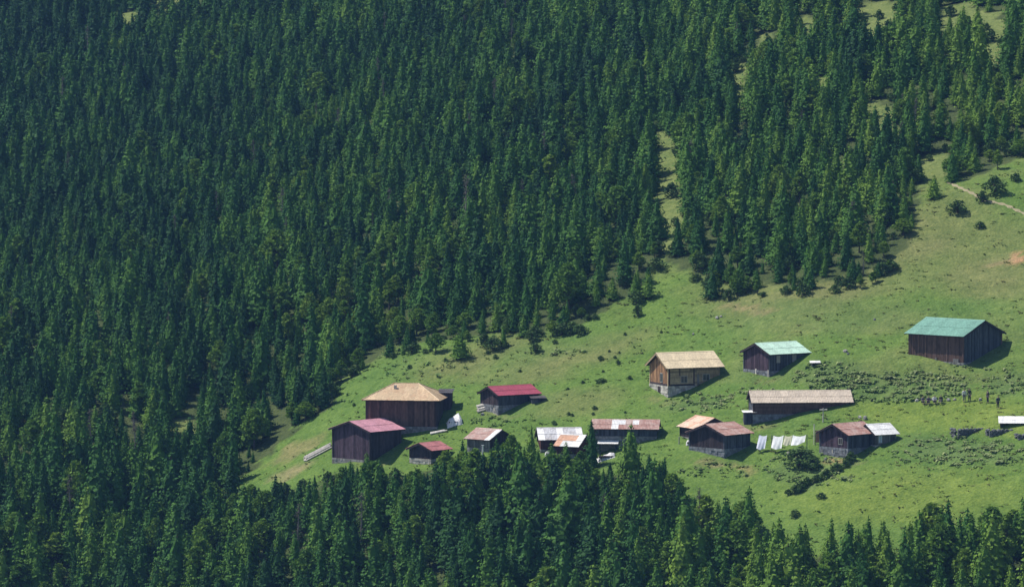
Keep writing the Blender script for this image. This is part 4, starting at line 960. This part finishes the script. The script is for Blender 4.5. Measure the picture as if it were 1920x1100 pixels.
# forest: jittered grid of feet
sp_ = 2.6
cx = np.arange(-125, 135, sp_); cy = np.arange(-150, 450, sp_)
FX, FY = np.meshgrid(cx, cy); FX = FX.ravel(); FY = FY.ravel()
FX = FX + RNG.uniform(-.48, .48, FX.size) * sp_; FY = FY + RNG.uniform(-.48, .48, FY.size) * sp_
_c2x, _c2y = np.meshgrid(np.arange(-90, 110, 2.35), np.arange(-150, 30, 2.35)); _c2x = _c2x.ravel(); _c2y = _c2y.ravel()
_c2x = _c2x + RNG.uniform(-1.1, 1.1, _c2x.size); _c2y = _c2y + RNG.uniform(-1.2, 1.2, _c2y.size)
_fv = proj(FX, FY, T(FX, FY))[1]; _f2 = proj(_c2x, _c2y, T(_c2x, _c2y))[1]
FX = np.concatenate([FX[_fv <= 870], _c2x[_f2 > 870]]); FY = np.concatenate([FY[_fv <= 870], _c2y[_f2 > 870]])
FZ = T(FX, FY); FU, FV, FD = proj(FX, FY, FZ)
keep = (FU > -90) & (FU < 2010) & (FV > -60) & (FV < 1330) & ~inpoly(FU, FV, MEADOW)
for c in CLEAR: keep &= ~inpoly(FU, FV, c)
dens = np.clip(0.98 + 0.25 * vnoise(FX / 12, FY / 12, 41), 0.5, 1)
dens = np.where((FU > 1380) & (FV < 330), dens * (.86 + .22 * vnoise(FX / 9, FY / 9, 45)), dens)
keep &= RNG.random(FX.size) < dens
FX, FY, FZ, FU, FV, FD = (a[keep] for a in (FX, FY, FZ, FU, FV, FD)); n = FX.size
hm = np.where(FV > 860, 6.5, 5.9) + 1.0 * vnoise(FX / 17, FY / 17, 42)
H_ = hm * RNG.uniform(.48, 1.32, n) * np.where(RNG.random(n) < .12, 1.3, 1)
# younger trees near the meadow edge
edge = np.zeros(n, bool)
for du, dv in ((0, 22), (18, 0), (-18, 0), (25, 12)): edge |= inpoly(FU + du, FV + dv, MEADOW)
front = FV > 840
H_ = np.where(edge & ~front & (FU > 660), H_ * .62, H_)
fedge = front & inpoly(FU, FV - 30, MEADOW); H_ = np.where(fedge, H_ * .85, H_)
leafp = 0.06 + .22 * np.exp(-((FU - 660) / 150) ** 2 - ((FV - 590) / 110) ** 2) + .08 * np.exp(-((FU - 1450) / 260) ** 2 - ((FV - 450) / 90) ** 2) - .05 * (FU < 500) * (FV < 500) + .22 * (FV > 855) * (FV < 960) * (FU > 680) * (FU < 1300) + .05 * (FU > 1250) * (FV < 300) + .20 * (edge) + .05 * (FV > 950) + .10 * (FV > 950) * (FU > 1300) + .10 * np.clip(vnoise(FX / 20, FY / 20, 43), 0, 1)
rk = RNG.random(n); kind = np.where(rk < leafp, 1, np.where(rk > .985, 2, 0))
H_ = np.where(kind == 1, np.minimum(H_ * .8, 7.5), H_)
OUT = [(430, 905), (470, 892), (520, 882), (560, 895), (600, 898), (640, 866), (690, 850), (720, 868), (760, 874), (800, 866), (835, 848), (870, 826), (910, 832), (950, 818), (1000, 842), (1060, 840), (1100, 856), (1130, 876), (1170, 880), (1215, 852), (1250, 858), (1280, 890),
       (1320, 915), (1360, 925), (1400, 908), (1440, 950), (1470, 985), (1520, 975), (1560, 958), (1600, 955), (1650, 972), (1700, 962), (1740, 932), (1770, 930), (1800, 952), (1850, 946), (1890, 940), (1920, 915), (2000, 925)]
hcap = (FV - np.interp(FU, [a for a, b in OUT], [b for a, b in OUT]) - RNG.exponential(6, n)) / (FPX / FD)     # the stand below the huts stays under the height the photo shows
isf = (FV > 852) & (FU > 440); H_ = np.where(isf, np.where(hcap < 6.5, np.maximum(hcap * RNG.uniform(.72, 1, n), 1.6), np.minimum(H_, hcap)), H_ * .94)
pxh = H_ * FPX / FD; infr = (FU > -10) & (FU < 1930) & (FV - pxh < 1095) & (FV > 8)
vis = infr & ((FV - pxh * .6) < 1100)
def zone(u, v):
    if v > 830:
        k = int(np.searchsorted([330, 620, 860, 1120, 1420, 1690], u))
        return ['at the bottom left corner of the forest', 'below the left tip of the meadow', 'below the pink roofed barn', 'below the zinc roofed hut', 'below the rusty roofed hut', 'along the bottom edge of the lower field', 'in the bottom right corner'][k]
    row = 'high up' if v < 220 else 'halfway up' if v < 470 else 'low down'
    k = int(np.searchsorted([250, 640, 940, 1235, 1500, 1720], u))
    return row + ' ' + ['near the left edge of the photo', 'on the slope left of the hamlet', 'in the forest above the hip roofed barn', 'in the forest left of the grassy clearing', 'in the forest right of the grassy clearing', 'in the forest above the upper meadow', 'above the top right meadow'][k]
individual = np.zeros(n, bool)
for kd, cap in ((0, 300), (1, 240), (2, 80)):
    ids = np.where(vis & (kind == kd))[0]
    score = pxh[ids] + 40 * (edge[ids] | fedge[ids])
    individual[ids[np.argsort(-score)[:cap]]] = True
adj = {0: 'dark conical spruce', 1: 'light green broadleaf tree', 2: 'bare grey dead tree'}
random.seed(5)
for i in np.where(individual)[0]:
    kd = int(kind[i]); z = zone(FU[i], FV[i]); e = bool(edge[i] and FV[i] < 830)
    if e: z = z.replace('high up ', '').replace('halfway up ', '').replace('low down ', '').replace('in the forest ', '')
    big = 'tall ' if H_[i] > 8.2 else 'small ' if H_[i] < 4.2 else ''; lab = big + adj[kd] + ' ' + (('at the meadow edge, ' + z) if e else z)
    plant(['spruce', 'leafy', 'dead'][kd], (FX[i], FY[i], FZ[i]), H_[i], random.uniform(.95, 1.4) * (1.0 + max(0, 5.0 - H_[i]) * .2), lab, 'tree', big + adj[kd] + 's ' + z + (' edge' if e else ''))
rest = ~individual
for kd, key, nm, lb in ((0, 'spruce', 'spruce_forest', 'dense dark spruce forest covering the hillside'), (1, 'leafy', 'broadleaf_wood', 'scattered light green broadleaf trees far up in the forest'), (2, 'dead', 'dead_wood', 'scattered bare grey trees far up in the forest')):
    ids = np.where(rest & (kind == kd))[0]
    if not len(ids): continue
    pr = PROT[key]; pick = RNG.integers(0, len(pr), ids.size); hh = np.array([p[3] for p in pr])[::-1][pick] if False else pr[0][3]
    s = H_[ids] / hh; wsc = RNG.uniform(.95, 1.4, ids.size)
    scatter(nm, [p[2] for p in pr], np.stack([FX[ids], FY[ids], FZ[ids] - .05], -1), RNG.uniform(0, 6.28, ids.size), np.stack([s * wsc, s * wsc, s], -1), pick, lb, 'forest')
print('trees', n, 'individual', individual.sum())

# undergrowth in the forest gaps: low shrubs as stuff
m = 3000; ux = RNG.uniform(-120, 125, m); uy = RNG.uniform(-110, 380, m); uz = T(ux, uy); uu, uv_, _ = proj(ux, uy, uz)
ok = ~inpoly(uu, uv_, MEADOW) & (uu > -40) & (uu < 1960) & (uv_ < 1250); ux, uy, uz = ux[ok], uy[ok], uz[ok]
s = RNG.uniform(.5, 1.3, ux.size); scatter('undergrowth', [p[2] for p in PROT['bush']], np.stack([ux, uy, uz - .05], -1), RNG.uniform(0, 6.28, ux.size), np.stack([s, s, s], -1), RNG.integers(0, 3, ux.size), 'low green undergrowth between the forest trees', 'undergrowth')

# meadow grass and weeds
m = 20000; tx = RNG.uniform(-60, 100, m); ty = RNG.uniform(-105, 110, m); tz = T(tx, ty); tu, tv, _ = proj(tx, ty, tz)
ok = inpoly(tu, tv, MEADOW) & (tu > -20) & (tu < 1960); d = vnoise(tx / 6, ty / 6, 51) + .5 * vnoise(tx / 2, ty / 2, 52); ok &= RNG.random(m) < np.clip(.45 + .5 * d, .08, 1)
tx, ty, tz = tx[ok], ty[ok], tz[ok]; s = RNG.uniform(.5, 1.25, tx.size)
scatter('meadow_grass', TUFTS, np.stack([tx, ty, tz], -1), RNG.uniform(0, 6.28, tx.size), np.stack([s * 1.4, s * 1.4, s * .8], -1), RNG.integers(0, 3, tx.size), 'tufts of grass over the open meadow', 'grass')
WZ = [(1670, 725, 150, 28, 2600), (1555, 705, 70, 26, 900), (1800, 848, 130, 28, 1500), (1505, 880, 75, 34, 900), (1540, 895, 60, 14, 300), (1305, 755, 60, 18, 450), (1890, 722, 55, 18, 350), (760, 690, 120, 22, 350), (1040, 660, 60, 10, 160), (930, 790, 60, 10, 200), (1350, 880, 90, 14, 300), (600, 745, 60, 30, 250), (1420, 740, 60, 14, 200), (1800, 700, 100, 14, 300)]
P = []
for u, v, a, b_, k in WZ:
    for _ in range(k // 10):
        q = math.sqrt(random.random()); t = random.uniform(0, 6.283); uu_, vv_ = u + a * q * math.cos(t), v + b_ * q * math.sin(t); P.append((uu_, vv_))
P = np.array(P)
# foot points: cast a coarse table of rays instead of one per plant
wp = np.array([tuple(ground(u, v)) for u, v in P]); s = RNG.uniform(.6, 1.5, len(wp))
scatter('meadow_weeds', WEEDS, wp, RNG.uniform(0, 6.28, len(wp)), np.stack([s, s, s], -1), RNG.integers(0, 3, len(wp)), 'broad leaved weeds growing in patches round the huts', 'weeds')

# ------------------------------------------------------------------ air between the camera and the far slope
hz = MB(); zt = float(max(GZ.max(), CAM.z)) + 25; zb = float(GZ.min()) - 3
hz.box(-345, 345, -790, 580, zb, zt)
hm_ = bpy.data.materials.new('haze'); hm_.use_nodes = True; hn = hm_.node_tree; hn.nodes.remove(hn.nodes['Principled BSDF'])
pv = hn.nodes.new('ShaderNodeVolumePrincipled'); pv.inputs['Color'].default_value = (0.25, 0.50, 1.0, 1); pv.inputs['Density'].default_value = 0.00007; pv.inputs['Anisotropy'].default_value = 0.0
hn.links.new(pv.outputs[0], hn.nodes['Material Output'].inputs['Volume'])
h = hz.build('haze', hm_); tag(h, 'thin bluish haze filling the valley air', 'haze', None, 'stuff')
